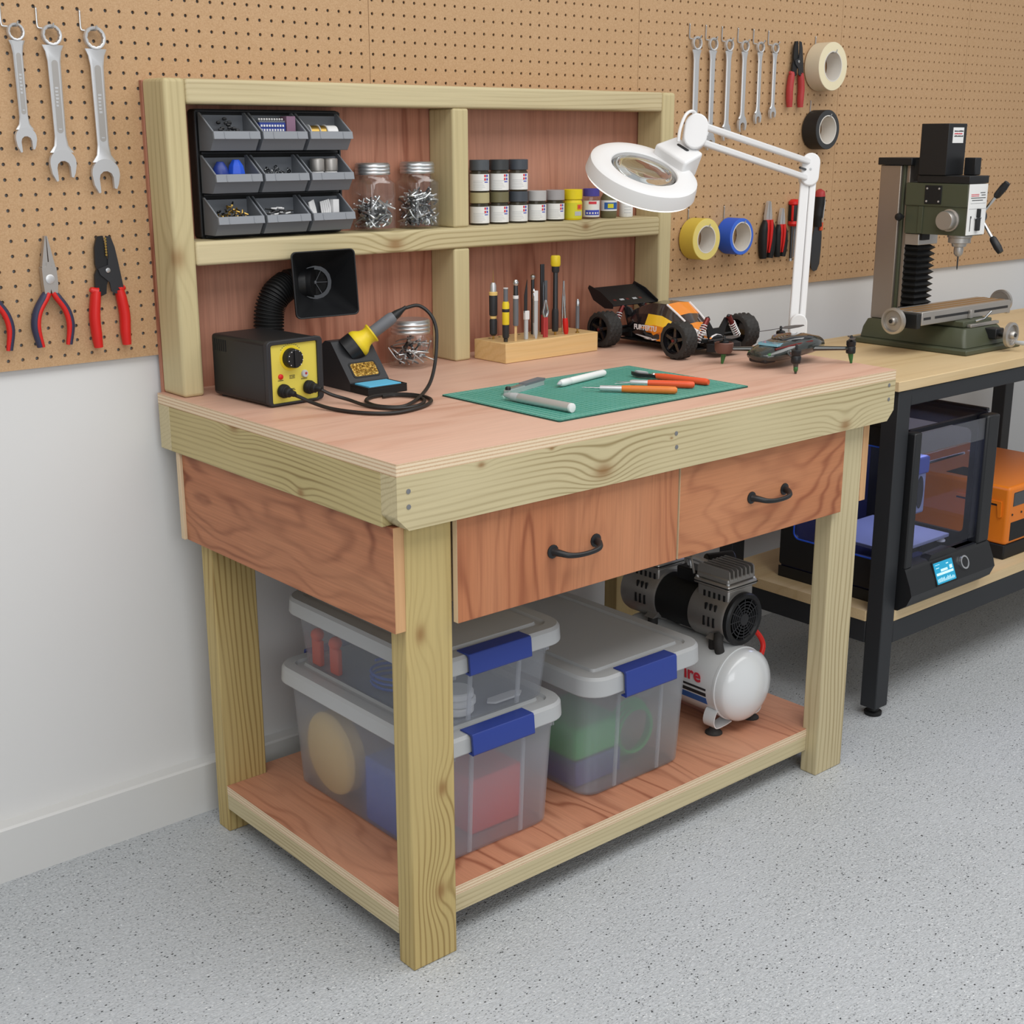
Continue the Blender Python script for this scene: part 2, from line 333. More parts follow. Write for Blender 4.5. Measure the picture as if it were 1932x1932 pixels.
# ------------------------------------------------------------------ pegboard panels with real holes
def pegboard(name, label, xa, xb, fx, fz, px, pz, za=.9927, zb=2.2):
    """xa..xb board, holes on the grid fx+i*px, fz+j*pz"""
    r = .0034; t = .0045; xs = []; zs = []
    i = math.ceil((xa+.006-fx)/px)
    while fx+i*px < xb-.006: xs.append(fx+i*px); i += 1
    j = math.ceil((za+.008-fz)/pz)
    while fz+j*pz < zb-.008: zs.append(fz+j*pz); j += 1
    ex = [xa] + [(a+b)/2 for a, b in zip(xs, xs[1:])] + [xb]; ez = [za] + [(a+b)/2 for a, b in zip(zs, zs[1:])] + [zb]
    g = G()
    for a, x in enumerate(xs):
        for b, z in enumerate(zs):
            L, R, D, U = ex[a], ex[a+1], ez[b], ez[b+1]
            o = [(R, z), (R, U), (x, U), (L, U), (L, z), (L, D), (x, D), (R, D)]
            c = [(x+r*cos(pi/4*k), z+r*sin(pi/4*k)) for k in range(8)]
            vs = [(p[0], PEG, p[1]) for p in o+c] + [(p[0], PEG+t, p[1]) for p in c]
            g.add(vs, [(k, (k+1) % 8, 8+(k+1) % 8, 8+k) for k in range(8)] + [(8+k, 8+(k+1) % 8, 16+(k+1) % 8, 16+k) for k in range(8)])
    vs = [(xa, PEG, za), (xb, PEG, za), (xb, PEG, zb), (xa, PEG, zb), (xa, PEG+t, za), (xb, PEG+t, za), (xb, PEG+t, zb), (xa, PEG+t, zb)]
    g.add(vs, [(0, 1, 5, 4), (1, 2, 6, 5), (2, 3, 7, 6), (3, 0, 4, 7)])
    # battens that stand the board off the wall
    for z in (za+.002, zb-.03): g.box(xa+.002, PEG+t, z, xb-.002, WALL-.0003, z+.012)
    me = bpy.data.meshes.new(name); me.from_pydata(g.v, [], g.f); me.materials.append(MT['hardboard'])
    o = bpy.data.objects.new(name, me); COL.objects.link(o)
    tag(o, label, 'pegboard', 'brown pegboard panels on the wall')
gp = .0006
pegboard('pegboard', 'tan pegboard panel on the left, holding the three big wrenches and red pliers', -.75, .538-gp, -.2535, 1.2510, .0266, .0267)
pegboard('pegboard', 'tan pegboard panel in the middle, directly behind the wooden shelf unit', .538+gp, 1.343-gp, .5474, 1.2510, .0275, .0267)
pegboard('pegboard', 'tan pegboard panel holding the small wrenches and tape rolls', 1.343+gp, 2.165-gp, 1.3496, 1.2510, .0282, .0267)
pegboard('pegboard', 'bare tan pegboard panel behind the green milling machine', 2.165+gp, 2.82-gp, 2.176, 1.2510, .0275, .0267)
pegboard('pegboard', 'tan pegboard panel at the far right edge, past the milling machine', 2.82+gp, 3.75, 2.832, 1.2510, .0275, .0267)

# ------------------------------------------------------------------ the wooden workbench
H, TP = .92, .0204
WB = thing('workbench', 'wooden workbench with pink plywood top, two drawers and shelf unit at the back', 'workbench')
G().prism([(0, 0), (1.3275, 0), (1.41, .797), (0, .797)], H-TP, H, 'z', 0, 1).obj('worktop', ['ply_top', 'ply_edge'], WB, .0012)
ap = G().prism([(0, .832), (.022, .8101), (1.3055, .8101), (1.3275, .832), (1.3275, .8996), (0, .8996)], 0, .0427, 'y').obj('front_apron', 'pine_apron', WB, .002)
for sx, sz in ((.022, .874), (.022, .849), (.632, .879), (.634, .853), (1.304, .889), (1.306, .858)):
    G().lathe([(.0042, 0), (.0042, .0008), (.002, .0012)], (sx, 0, sz), (0, -1, 0), 12).obj('screw', 'screw_grey', ap)
for x, nm in ((0, 'pine_side'), (1.2848, 'pine_y')):
    G().box(x, .0427, .8101, x+.0427, .752, .8996).obj('side_apron', nm, WB, .002)
G().box(0, .752, .8101, 1.3275, .797, .8996).obj('rear_apron', 'pine_x', WB, .002)
LX, LW, LY, LD, RX, BY = .0318, .0952, .0278, .0436, 1.1689, .675
for x, y, nm in ((LX, LY, 'pine_leg'), (RX, LY, 'pine_z'), (LX, BY, 'pine_tan'), (RX, BY, 'pine_tan')):
    G().box(x, y, 0, x+LW, y+LD, .8101).obj('leg', nm, WB, .0025)
for x0, x1 in ((.0107, .0318), (1.2641, 1.285)):
    g = G().box(x0, LY, .632, x1, .732, .8101)
    g.m = [0, 0, 1, 1, 0, 0]
    g.obj('side_panel', ['ply_side', 'end_grain'], WB, .001)
G().box(.0050, .7322, .632, .0316, .746, .8095).obj('edge_strip', 'ply_end', WB, .001)
def drawer(x0, x1, mt):
    g = G(); g.box(x0, .0150, .6256, x1, .0276, .8085); g.m = [0, 1, 0, 0, 1, 1]
    d = g.obj('drawer', [mt, 'ply_end'], WB, .001)
    b = G(); a0, a1 = max(x0+.02, .14), min(x1-.02, 1.155)
    for q in ((a0, .0277, .65, a0+.012, .60, .79), (a1-.012, .0277, .65, a1, .60, .79), (a0+.012, .588, .65, a1-.012, .60, .79), (a0+.012, .0277, .65, a1-.012, .588, .658)): b.box(*q)
    b.obj('drawer_box', 'ply_end', d)
    return d
def handle(d, cx, cz):
    g = G(); p = []
    for s in (-1, 1):
        g.lathe([(.0125, 0), (.0125, .002), (.008, .004), (.0001, .0045)], (cx+s*.052, .015, cz), (0, -1, 0), 14)
    pts = spline([(cx-.052, .013, cz), (cx-.047, .000, cz-.001), (cx-.036, -.012, cz-.004), (cx-.015, -.017, cz-.006), (cx+.015, -.017, cz-.006), (cx+.036, -.012, cz-.004), (cx+.047, .000, cz-.001), (cx+.052, .013, cz)], 5)
    n = len(pts); g.tube(pts, [.0075-.003*sin(pi*i/(n-1)) for i in range(n)], 10)
    h = g.obj('handle', 'black_plastic', d)
d1 = drawer(.1287, .6600, 'ply_front'); handle(d1, .392, .708)
d2 = drawer(.6650, 1.1798, 'ply_front_swirl'); handle(d2, .928, .711)
# lower shelf, notched round the legs
ZS, ZR = .1059, .0531
e = .0006
pl = [(LX, LY+LD+e), (LX+LW+e, LY+LD+e), (LX+LW+e, .0587), (RX-e, .0587), (RX-e, LY+LD+e), (RX+LW, LY+LD+e), (RX+LW, BY-e), (RX-e, BY-e), (RX-e, .715), (LX+LW+e, .715), (LX+LW+e, BY-e), (LX, BY-e)]
G().prism(pl, .088, ZS, 'z', 0, 1).obj('lower_shelf', ['ply_shelf', 'ply_edge'], WB, .0008)
for y in (.0587, .675): G().box(LX+LW+e, y, ZR, RX-e, y+.04, .088).obj('shelf_rail', 'pine_x', WB, .0015)
for x in (LX, RX+LW-.045): G().box(x, LY+LD+e, ZR, x+.045, BY-e, .088).obj('shelf_rail', 'pine_y', WB, .0015)
# shelf unit
PF, PB, ZT = .7081, .7966, 1.5082
ZM, HM = 1.2135, .0451
for x in (.0137, 1.3303):
    G().box(x, PF, H, x+.0436, PB, ZT).obj('post', 'pine_post', WB, .007, 4)
G().box(.6801, PF+.002, H, .7237, PB, ZM-HM).obj('post', 'pine_post', WB, .005, 3)
G().box(.6801, PF+.002, ZM, .7237, PB, ZT-.0449).obj('post', 'pine_post', WB, .005, 3)
G().box(.0575, PF+.001, ZT-.0449, 1.3301, PB, ZT).obj('top_rail', 'pine_x', WB, .006, 4)
G().box(.0575, PF, ZM-HM, 1.3301, PB, ZM).obj('middle_shelf', 'pine_rail', WB, .006, 4)
G().box(.0137, PB, .848, 1.374, PEG-.0004, ZT-.002).obj('back_panel', 'ply_back', WB, .001)
# ================================================================== things standing on the workbench
# ---- parts organiser: black rack and nine lift-off grey bins
RK = thing('bin_rack', 'black plastic rack holding nine grey parts bins on the upper left shelf', 'storage rack', (.265, .775, ZM+.0004))
g = G().prism(rrect(-.164, 0, .164, .242, .008), -.004, .017, 'y'); g.obj('back_plate', 'black_matte', RK, .001)
g = G()
for z in (.006, .0845, .163): g.box(-.155, -.013, z-.004, .155, -.004, z)
g.obj('hanging_rail', 'charcoal', RK, .001)
g = G()
for s in (-1, 1): g.box(s*.162-.002, -.010, .004, s*.162+.002, -.004, .238)
g.box(-.162, -.010, .236, .162, -.004, .240); g.obj('rim', 'charcoal', RK, .0012)
def make_bin(label, loc):
    t = thing('parts_bin', label, 'parts bin', loc, 0, 'grey parts bins on the rack')
    W = .0485; q = .0022; g = G()
    side = [(0, 0), (0, .070), (-.006, .070), (-.055, .036), (-.0575, .0225), (-.042, 0)]
    for s in (-1, 1): g.prism(side, s*W-(q if s > 0 else 0), s*W+(q if s < 0 else 0), 'x')
    g.box(-W+q, -.042, 0, W-q, 0, q); g.box(-W+q, -q, q, W-q, 0, .066)
    g.prism([(-.042, 0), (-.0575, .0225), (-.055, .0225), (-.040, q)], -W+q, W-q, 'x')
    g.obj('bin_body', 'grey_plastic', t, .0008)
    g = G().prism([(-.0555, .036), (-.060, .0355), (-.0625, .0215), (-.0575, .0215)], -W-.001, W+.001, 'x')
    for s in (-1, 1): g.prism([(-.0602, .0345), (-.0612, .0345), (-.0632, .0225), (-.0622, .0225)], s*.027-.0008, s*.027+.0008, 'x')
    g.obj('front_lip', 'bin_edge', t, .0007)
    g = G()
    for s in (-1, 1): G().prism([(-.003, .0705), (-.0065, .0705), (-.0565, .0362), (-.0555, .0345), (-.006, .0685)], s*W-.0012, s*W+.0012, 'x').obj('side_edge', 'bin_edge', t, .0005)
    return t
BX = (.155, .261, .367); BZ = (ZM+.1655, ZM+.0868, ZM+.0082)
words = {(0, 0): 'black beads, top left of the rack', (0, 1): 'blue terminal strips, top middle of the rack', (0, 2): 'a brass and white spool, top right of the rack',
         (1, 0): 'blue wire nuts, middle row left', (1, 1): 'shiny steel washers, centre of the rack', (1, 2): 'two small white pots, middle row right',
         (2, 0): 'brass bits, bottom left of the rack', (2, 1): 'black and white pins, bottom row middle', (2, 2): 'white plugs, bottom right of the rack'}
b0 = None
for r in range(3):
    for c in range(3):
        lb = 'grey open parts bin with ' + words[r, c]; p = (BX[c], .7625, BZ[r])
        if b0 is None: b0 = make_bin(lb, p)
        else: dup(b0, p, lb)
def at_bin(r, c, y=-.028, z=.0025): return Vector((BX[c], .7625+y, BZ[r]+z))
def heap(name, label, cat, o, mt, n, dx, dy, fn, dz=.02):
    g = G(); rnd = random.Random(len(label)*7+n)
    for i in range(n):
        x = rnd.uniform(-1, 1); y = rnd.uniform(-1, 1); h = dz*(1-.35*x*x)*(.72+.28*y)*rnd.uniform(.02, 1)
        fn(g, Vector((x*dx, y*dy, h)), rnd, i)
    t = g.obj(name, mt, None); t.location = o
    return tag(t, label, cat, kind='stuff')
def bead(g, p, rnd, i): g.ball(p+Vector((0, 0, .004)), .0042, 8, i % 2, (1.3, .9, .8))
heap('black_beads', 'heap of glossy black beads in the top left bin', 'beads', at_bin(0, 0), ['black_plastic', 'charcoal'], 110, .036, .012, bead, .054)
t = thing('terminal_strip', 'blue terminal strip with white dots in the top middle bin', 'terminal strip', at_bin(0, 1, -.024, .0024))
G().box(-.04, -.008, 0, .018, .010, .050).obj('block', 'blue_plastic', t, .001)
g = G()
for k in range(9):
    for z in (.026, .034, .042): g.box(-.038+k*.006, -.0092, z, -.0345+k*.006, -.008, z+.004)
g.obj('contact_row', 'white_paint', t)
g = G()
for k in range(10): g.ball((-.037+k*.0057, -.001, .0560), .0023, 8)
g.obj('dot_row', 'white_paint', t); G().box(-.04, -.006, .0502, .018, .010, .0535).obj('strip', 'mid_grey', t)
t = G().box(0, -.012, 0, .020, .012, .062).obj('card_divider', 'mauve', None, .0006); t.location = at_bin(0, 1, -.022, .0024)+Vector((.0195, 0, 0)); tag(t, 'plain brownish card beside the blue terminal strip, top middle bin', 'card')
t = thing('wire_spool', 'brass and white wire spool lying in the top right bin', 'spool', at_bin(0, 2, -.024, .0148))
G().cyl((-.033, 0, .018), (.004, 0, .018), .0145, n=20).obj('brass_winding', 'brass', t)
G().cyl((.006, 0, .018), (.032, 0, .018), .0148, n=20).obj('white_winding', 'white_paint', t, .002)
g = G()
for x in (-.034, -.012, .005): g.cyl((x-.001, 0, .018), (x+.001, 0, .018), .0165, n=20)
g.box(-.034, -.012, -.0122, .032, .010, .002)
g.obj('flange', 'light_grey', t)
for k, (x, sz, mt, lb) in enumerate(((-.020, .032, 'blue_plastic', 'dark blue rounded wire nut, left one in the middle left bin'), (.014, .034, 'bright_blue', 'bright blue faceted wire nut in the middle left bin'))):
    g = G(); g.lathe([(sz*.45, 0), (sz*.5, sz*1.0), (sz*.42, sz*1.4), (sz*.2, sz*1.75)], n=7 if k else 14)
    t = g.obj('wire_nut', mt, None, .001, flat=bool(k)); t.location = at_bin(1, 0, -.024, .0026)+Vector((x, 0, 0)); tag(t, lb, 'wire nut', 'blue wire nuts')
def washer(g, p, rnd, i):
    a = Vector((rnd.uniform(-1, 1), rnd.uniform(-1, 1), rnd.uniform(.2, 1))); g.ring([(.0038, -.0008), (.0038, .0008), (.0019, .0008), (.0019, -.0008)], p+Vector((0, 0, .004)), a, 10, i % 3 == 0)
heap('washer_pile', 'pile of small steel washers in the centre bin', 'washers', at_bin(1, 1), ['chrome', 'dark_steel'], 150, .036, .012, washer, .050)
for k, x in enumerate((-.016, .016)):
    t = thing('small_pot', ('left' if k == 0 else 'right')+' small white pot with silver lid in the middle right bin', 'pot', at_bin(1, 2, -.027, .0025)+Vector((x, 0, 0)), 0, 'white pots in the parts bin')
    G().lathe([(.0138, 0), (.0142, .002), (.0142, .032), (.012, .035)], n=20).obj('jar', 'white_paper', t); G().lathe([(.0143, .0355), (.0146, .037), (.0146, .058), (.013, .060)], n=20).obj('lid', 'aluminium', t)
def bit(g, p, rnd, i):
    a = Vector((rnd.uniform(-1, 1), rnd.uniform(-1, 1), rnd.uniform(-.2, 1))).normalized(); q = p+Vector((0, 0, .006)); g.cyl(q-a*.004, q+a*.004, .0022, .0016, 6, i % 3 == 0)
heap('brass_bits', 'heap of small brass fittings in the bottom left bin', 'fittings', at_bin(2, 0), ['brass', 'black_plastic'], 130, .032, .012, bit, .054)
def pin(g, p, rnd, i):
    q = p+Vector((0, 0, .005)); a = Vector((1, rnd.uniform(-.3, .3), rnd.uniform(-.2, .2))).normalized(); g.cyl(q-a*.006, q+a*.006, .0017, n=6, mi=i % 2)
heap('pin_pile', 'pile of black and white pins in the bottom middle bin', 'pins', at_bin(2, 1), ['white_paint', 'black_plastic'], 130, .034, .012, pin, .050)
for k, (x, rz) in enumerate(((-.026, .5), (.002, -.25), (.024, .15))):
    g = G()
    if k < 2:
        for j in range(5): g.tube([(-.008+j*.004, -.004, .004+j*.002), (-.006+j*.0042, .003, .028+j*.003), (-.008+j*.004, .006, .052+j*.001)], .0022, 6)
    else: g.box(-.008, -.006, 0, .008, .006, .056)
    t = g.obj('white_plug', 'white_paint', None, .001 if k == 2 else 0); t.location = at_bin(2, 2, -.024, .0042)+Vector((x, 0, 0)); t.rotation_euler = (0, 0, rz)
    tag(t, ('bundle of white leads at the left of the bottom right bin', 'bundle of white leads in the middle of the bottom right bin', 'white block plug at the right of the bottom right bin')[k], 'plug', 'white plugs in the bin')

# ---- glass jars
def rsq(h, r, z, n=5): return [(a, b, z) for a, b in rrect(-h, -h, h, h, r, n)]
def jar(label, loc, hw, body, neck, lid0, lid1, lr, rz, filln, fillh, fl, seed):
    t = thing('glass_jar', label, 'jar', loc, rz, 'screw-top glass jars of hardware')
    g = G(); k = .0026; rr = hw*.55
    prof = [(hw*.88, 0), (hw, .006), (hw, body), (hw*.93, body+.008), (lr*.92, body+.017), (lr*.92, neck)]
    R = [rsq(h, min(h*.999, rr if i < 3 else h*.98), z) for i, (h, z) in enumerate(prof)]
    R += [rsq(h-k, min((h-k)*.999, rr if i < 3 else (h-k)*.98), z if i == 5 else max(z, .004)) for i, (h, z) in reversed(list(enumerate(prof)))]
    g.loft(R); g.obj('glass', 'jar_glass', t)
    g = G(); pr = [(lr, lid0)]
    for j in range(3): z = lid0+(lid1-lid0)*(j+.5)/3.6; pr += [(lr*1.015, z-.001), (lr*1.03, z), (lr, z+.0022)]
    pr += [(lr, lid1-.003), (lr-.003, lid1), (lr-.008, lid1-.0006), (.0001, lid1-.0006)]
    g.lathe(pr, n=40); g.obj('lid', 'zinc', t)
    rnd = random.Random(seed); g = G(); hh = hw*.80
    for i in range(filln):
        c = Vector((rnd.uniform(-1, 1)*hh*.8, rnd.uniform(-1, 1)*hh*.8, .0115+fillh*rnd.random()))
        a = rnd.uniform(0, 2*pi); e = rnd.uniform(-.9, .9); d = Vector((cos(a)*cos(e), sin(a)*cos(e), sin(e))); l = hw*rnd.uniform(.3, .62); s = Vector((-sin(a), cos(a), rnd.uniform(-.6, .6)))*l*rnd.choice((0, .4, .7))
        P = [c-d*l, c-d*l*.3+s*.6, c+d*l*.3+s*.6, c+d*l] if fl else [c-d*l, c-d*l*.2, c+d*l*.3, c+d*l]
        P = [Vector((max(-hh, min(hh, q.x)), max(-hh, min(hh, q.y)), max(.0075, q.z))) for q in P]
        g.tube(spline(P, 3), .0021 if fl else .0016, 6, i % 4 == 0)
        if not fl or i % 3 == 0: g.ball(P[-1], .0032, 8, i % 4 == 0)
    f = g.obj('hardware_filling', ['zinc', 'dark_steel'], None); f.location = Vector(loc)+Vector((0, 0, .001)); f.rotation_euler = (0, 0, rz)
    return t, f
t, f = jar('tall glass jar half full of zinc hooks, left one on the shelf', (.4975, .7525, ZM+.0004), .0405, .096, .114, .1145, .1385, .0365, 0, 100, .045, True, 3)
f.name = 'hook_pile'; tag(f, 'tangle of bright zinc hooks inside the left jar on the shelf', 'hooks', kind='stuff')
t, f = jar('tall glass jar nearly full of zinc hooks, next to the middle post', (.613, .7515, ZM+.0004), .0405, .097, .115, .1155, .1395, .0365, 0, 130, .06, True, 5)
f.name = 'hook_pile'; tag(f, 'tangle of zinc hooks inside the jar next to the middle post', 'hooks', kind='stuff')
t, f = jar('short wide glass jar of screws standing on the worktop behind the soldering iron', (.567, .7255, H+.0004), .046, .062, .073, .0735, .103, .0425, .3, 46, .045, False, 8)
f.name = 'screw_pile'; tag(f, 'loose screws and nails inside the short jar on the worktop', 'screws', kind='stuff')

# ---- paint pots
PG = 'hobby paint pots on the shelf'
def pot(label, loc, cap, h=.0705, r=.0222, body='pot_glass', kind='std'):
    t = thing('paint_pot', label, 'paint pot', loc, 0, PG)
    a0 = radians(-150)
    if kind == 'std' or kind == 'yellow':
        G().lathe([(r-.002, 0), (r-.0005, .002), (r-.0005, .042), (r-.003, .046), (r-.003, .048)], n=28).obj('glass', body, t)
        g = G().lathe([(r-.0008, .0475), (r, .0485), (r, h-.001), (r-.001, h)], n=36)
        g.obj('cap', cap, t)
        lm = 'white_paper' if kind == 'std' else 'label_yellow'
        L = G().patch((0, 0), r-.0005, radians(-235), radians(-15), .004, .040, 24).obj('label', lm, t)
        if kind == 'std':
            g = G()
            for j, (du, dz, mi) in enumerate(((0, 0, 0), (.26, 0, 1), (.0, -.0075, 0), (.27, -.0075, 1))):
                A = radians(-100)+du
                g.patch((0, 0), r-.00005, A, A+.2, .0335+dz, .0385+dz, 3, mi, .0003)
            g.patch((0, 0), r-.00005, radians(-98), radians(-73), .0215, .0235, 4, 1, .0003)
            g.obj('logo', ['logo_red', 'logo_blue'], L)
            g = G()
            for j in range(6): g.patch((0, 0), r-.00005, radians(-168), radians(-112+(j*17) % 22), .0075+j*.0035, .0082+j*.0035, 8, 0, .0002)
            g.obj('fine_print', 'light_grey', L)
        else:
            g = G(); g.patch((0, 0), r-.00005, radians(-105), radians(-60), .024, .036, 6, 1, .0003); g.patch((0, 0), r+.0003, radians(-98), radians(-84), .027, .034, 4, 0, .0002); g.patch((0, 0), r-.00005, radians(-120), radians(-70), .010, .020, 6, 2, .0003)
            g.obj('print', ['logo_red', 'orange_case', 'light_grey'], L)
    elif kind == 'violet':
        G().lathe([(r-.003, 0), (r-.001, .003), (r-.001, .044), (r-.006, .051), (r-.006, .054)], n=28).obj('glass', 'jar_glass', t)
        G().lathe([(r-.005, .004), (r-.004, .042)], n=20).obj('paint', 'mauve', t)
        g = G().lathe([(r-.002, .053), (r-.0015, .0535), (r-.0015, h), (r-.003, h+.001)], n=16); g.obj('cap', cap, t, flat=False)
        L = G().patch((0, 0), r-.001, radians(-235), radians(-15), .005, .043, 20).obj('label', 'white_paper', t)
        g = G(); g.patch((0, 0), r-.0006, radians(-175), radians(-65), .009, .021, 12, 1, .0003); g.patch((0, 0), r-.0006, radians(-150), radians(-95), .035, .041, 8, 0, .0003)
        for j in range(5): g.patch((0, 0), r-.0002, radians(-165+j*19), radians(-155+j*19), .012, .016, 2, 2, .0003)
        g.obj('print', ['logo_red', 'logo_blue', 'white_paper'], L)
    elif kind == 'olive':
        G().lathe([(r-.003, 0), (r-.001, .003), (r-.001, .047), (r-.006, .056), (r-.007, .066)], n=28).obj('glass', 'pot_olive', t)
        G().lathe([(r-.0065, .0665), (r-.0065, h)], n=20).obj('cap', cap, t, .001)
        L = G().patch((0, 0), r-.001, radians(-235), radians(-15), .017, .042, 20).obj('label', 'white_paper', t)
        g = G(); g.patch((0, 0), r-.0006, radians(-165), radians(-60), .021, .037, 12, 0, .0003); g.patch((0, 0), r-.0003, radians(-140), radians(-100), .024, .034, 6, 1, .0003); g.obj('print', ['label_blue', 'label_yellow'], L)
    else:
        G().lathe([(r-.001, 0), (r, .002), (r, .034), (r-.001, .036)], n=28).obj('bottle', 'white_paper', t); G().lathe([(r-.004, .036), (r-.004, .06)], n=20).obj('cap', 'white_paint', t, .001)
        g = G()
        for j in range(3): g.patch((0, 0), r+.0001, radians(-150), radians(-90), .010+j*.007, .0112+j*.007, 6, 0, .0002)
        g.obj('print', 'light_grey', t)
    return t
PY_, PX, DP = .757, .7905, .0575
low = [('pot_sand', 'paint pot with sand coloured cap, first in the bottom row by the middle post'), ('pot_olive', 'paint pot with olive cap, second in the bottom row'),
       ('pot_slate', 'paint pot with slate grey cap, third in the bottom row'), ('pot_pale', 'paint pot with pale grey cap, fourth in the bottom row'),
       ('pot_mid', 'paint pot with warm grey cap next to the yellow pot')]
for i, (c, lb) in enumerate(low): pot(lb, (PX+DP*i, PY_, ZM+.0004), c)
top = [('pot_dkgrey', 'paint pot with mid grey cap, left one of the three stacked on top'), ('pot_black', 'paint pot with near black cap, middle of the three stacked on top'), ('pot_slate', 'paint pot with bluish grey cap, right one of the three stacked on top')]
for i, (c, lb) in enumerate(top): pot(lb, (PX+DP*i, PY_, ZM+.0712), c)
pot('bright yellow paint pot with yellow cap and label', (PX+DP*5, PY_, ZM+.0004), 'pot_yellow', .0705, .0225, 'pot_yellow', 'yellow')
pot('paint pot with violet cap and blue and white label', (PX+DP*6+.003, PY_, ZM+.0004), 'pot_violet', .070, .0212, kind='violet')
pot('olive paint bottle with blue and yellow label under the lamp head', (PX+DP*7+.005, PY_, ZM+.0004), 'charcoal', .078, .0210, kind='olive')
pot('small plain white paint bottle, last one at the right end of the shelf', (PX+DP*8+.008, PY_, ZM+.0004), 'white_paint', .06, .0170, kind='white')

# ---- soldering station
ST = thing('soldering_station', 'black soldering station with yellow control panel and dial', 'soldering station', (.083, .515, H+.0004), radians(3.5))
w, d, h = .125, .187, .121
G().box(.001, .004, .003, w-.001, d, h).obj('housing', 'black_plastic', ST, .007, 3)
fr = G(); o = rrect(0, .002, w, h+.002, .009); n_ = rrect(.009, .006, w-.012, h-.006, .004)
fr.loft([[(a, -.004, b) for a, b in o], [(a, .008, b) for a, b in o], [(a, .008, b) for a, b in n_], [(a, -.004, b) for a, b in n_]], loop=True); fr.obj('front_bezel', 'charcoal', ST, .0015)
PN = G().box(.0085, .0005, .0055, w-.0115, .004, h-.0055).obj('control_panel', 'yellow_panel', ST)
kx, kz = .054, .088
G().lathe([(.0235, 0), (.0235, .0012), (.0001, .0012)], (kx, .0005, kz), (0, -1, 0), 32).obj('dial_ring', 'yellow_plastic', PN)
g = G().lathe([(.019, 0), (.018, .004), (.0175, .015), (.0165, .0165), (.0001, .0165)], (kx, -.0008, kz), (0, -1, 0), 32); g.box(kx-.0035, -.0205, kz-.016, kx+.0035, -.0173, kz+.016)
KN = g.obj('dial_knob', 'black_plastic', ST, .0006)
g = G()
for i in range(9):
    a = radians(225-i*33.75); g.cyl((kx+.0157*cos(a), -.0175, kz+.0157*sin(a)), (kx+.0157*cos(a), -.0178, kz+.0157*sin(a)), .0009, n=8)
g.obj('tick_marks', 'white_paint', KN)
g = G()
for a0 in range(40, 150, 10): a = radians(a0); g.box(kx+.0265*cos(a)-.0012, .0, kz+.0262*sin(a)-.0004, kx+.0265*cos(a)+.0012, .0006, kz+.0262*sin(a)+.0004)
for x0, x1, z in ((.024, .036, .0475), (.076, .090, .0455), (.05, .054, .052), (.056, .062, .052), (.05, .062, .0545), (.05, .062, .0495), (.052, .060, .0295), (.054, .062, .027)): g.box(x0, -.0002, z, x1, .0006, z+.0009)
g.obj('panel_marks', 'ink', PN)
G().lathe([(.0052, 0), (.005, .0025), (.003, .004), (.0001, .0042)], (.030, .0005, .055), (0, -1, 0), 16).obj('red_lamp', 'red_grip', ST)
g = G().lathe([(.0072, 0), (.007, .003), (.006, .0045), (.0001, .0045)], (.084, .0005, .055), (0, -1, 0), 20); g.obj('push_button', 'light_grey', ST); G().lathe([(.0024, .0045), (.0024, .0052), (.0001, .0052)], (.085, .0005, .056), (0, -1, 0), 10).obj('button_dot', 'red_dull', ST)
g = G()
for i in range(6): g.box(.0002, .135+i*.0075, .090, .0015, .139+i*.0075, .112)
g.obj('vent_slots', 'black_matte', ST)
g = G()
for x in (.015, w-.015):
    for y in (.02, d-.02): g.cyl((x, y, 0), (x, y, .0035), .007, n=12)
g.obj('rubber_feet', 'rubber', ST)

# ---- fume extractor
FX = thing('fume_extractor', 'black square fume extractor hood on a ribbed hose behind the soldering station', 'fume extractor', (.231, .7515, H+.0004))
O = Vector((.231, .7515, H))
M_ = Vector((.312, .660, 1.1215))-O; nn = Vector((-.275, -.962, .055)).normalized(); rv = Vector((-nn.y, nn.x, 0)).normalized(); uv = nn.cross(rv)*-1
uv = uv if uv.z > 0 else -uv
def hs(h, r, k, rot=.03): return [M_ + nn*k + rv*(a*cos(rot)-b*sin(rot)) + uv*(b*cos(rot)+a*sin(rot)) for a, b in rrect(-h, -h, h, h, r, 4)]
TO = -.072
g = G().loft([hs(.066, .010, 0), hs(.066, .010, -.006), hs(.0645, .010, -.0065), hs(.034, .033, TO), hs(.0325, .032, TO), hs(.0625, .009, -.004), hs(.0635, .0085, 0)], loop=True)
HD = g.obj('hood', 'black_plastic', FX, .0008)
T0 = M_ + nn*TO
g = G().ring([(.034, 0), (.034, -.003), (.026, -.003), (.026, 0)], T0+nn*.002, nn, 32); g.obj('throat_ring', 'dark_steel', FX)
g = G()
for a in range(6): v = rv*cos(a*pi/3)+uv*sin(a*pi/3); g.cyl(T0-nn*.002, T0-nn*.002+v*.026, .0007, n=6)
g.ball(T0-nn*.002, .004, 8); g.obj('fan_grille', 'mid_grey', HD); G().lathe([(.0318, -.0055), (.0001, -.0055)], T0, nn, 28).obj('throat_plate', 'black_matte', HD)
p = [T0-nn*.002, T0+Vector((-.012, .016, 0)), T0+Vector((-.030, .022, -.001)), T0+Vector((-.052, .024, -.003))]
G().tube(spline(p, 4), .031, 24).obj('collar', 'black_plastic', FX, 0)
ph = spline([p[-1], (.018, -.004, .177), (.003, -.002, .148), (0, 0, .105), (0, 0, .05), (0, 0, .012)], 26); q = len(ph)
G().tube(ph, [.0285+.0022*(1 if (i % 4) in (0, 1) else -1) for i in range(q)], 24).obj('ribbed_hose', 'black_matte', FX)
G().lathe([(.040, 0), (.041, .002), (.041, .010), (.032, .016), (.030, .02)], n=32).obj('base', 'black_plastic', FX)

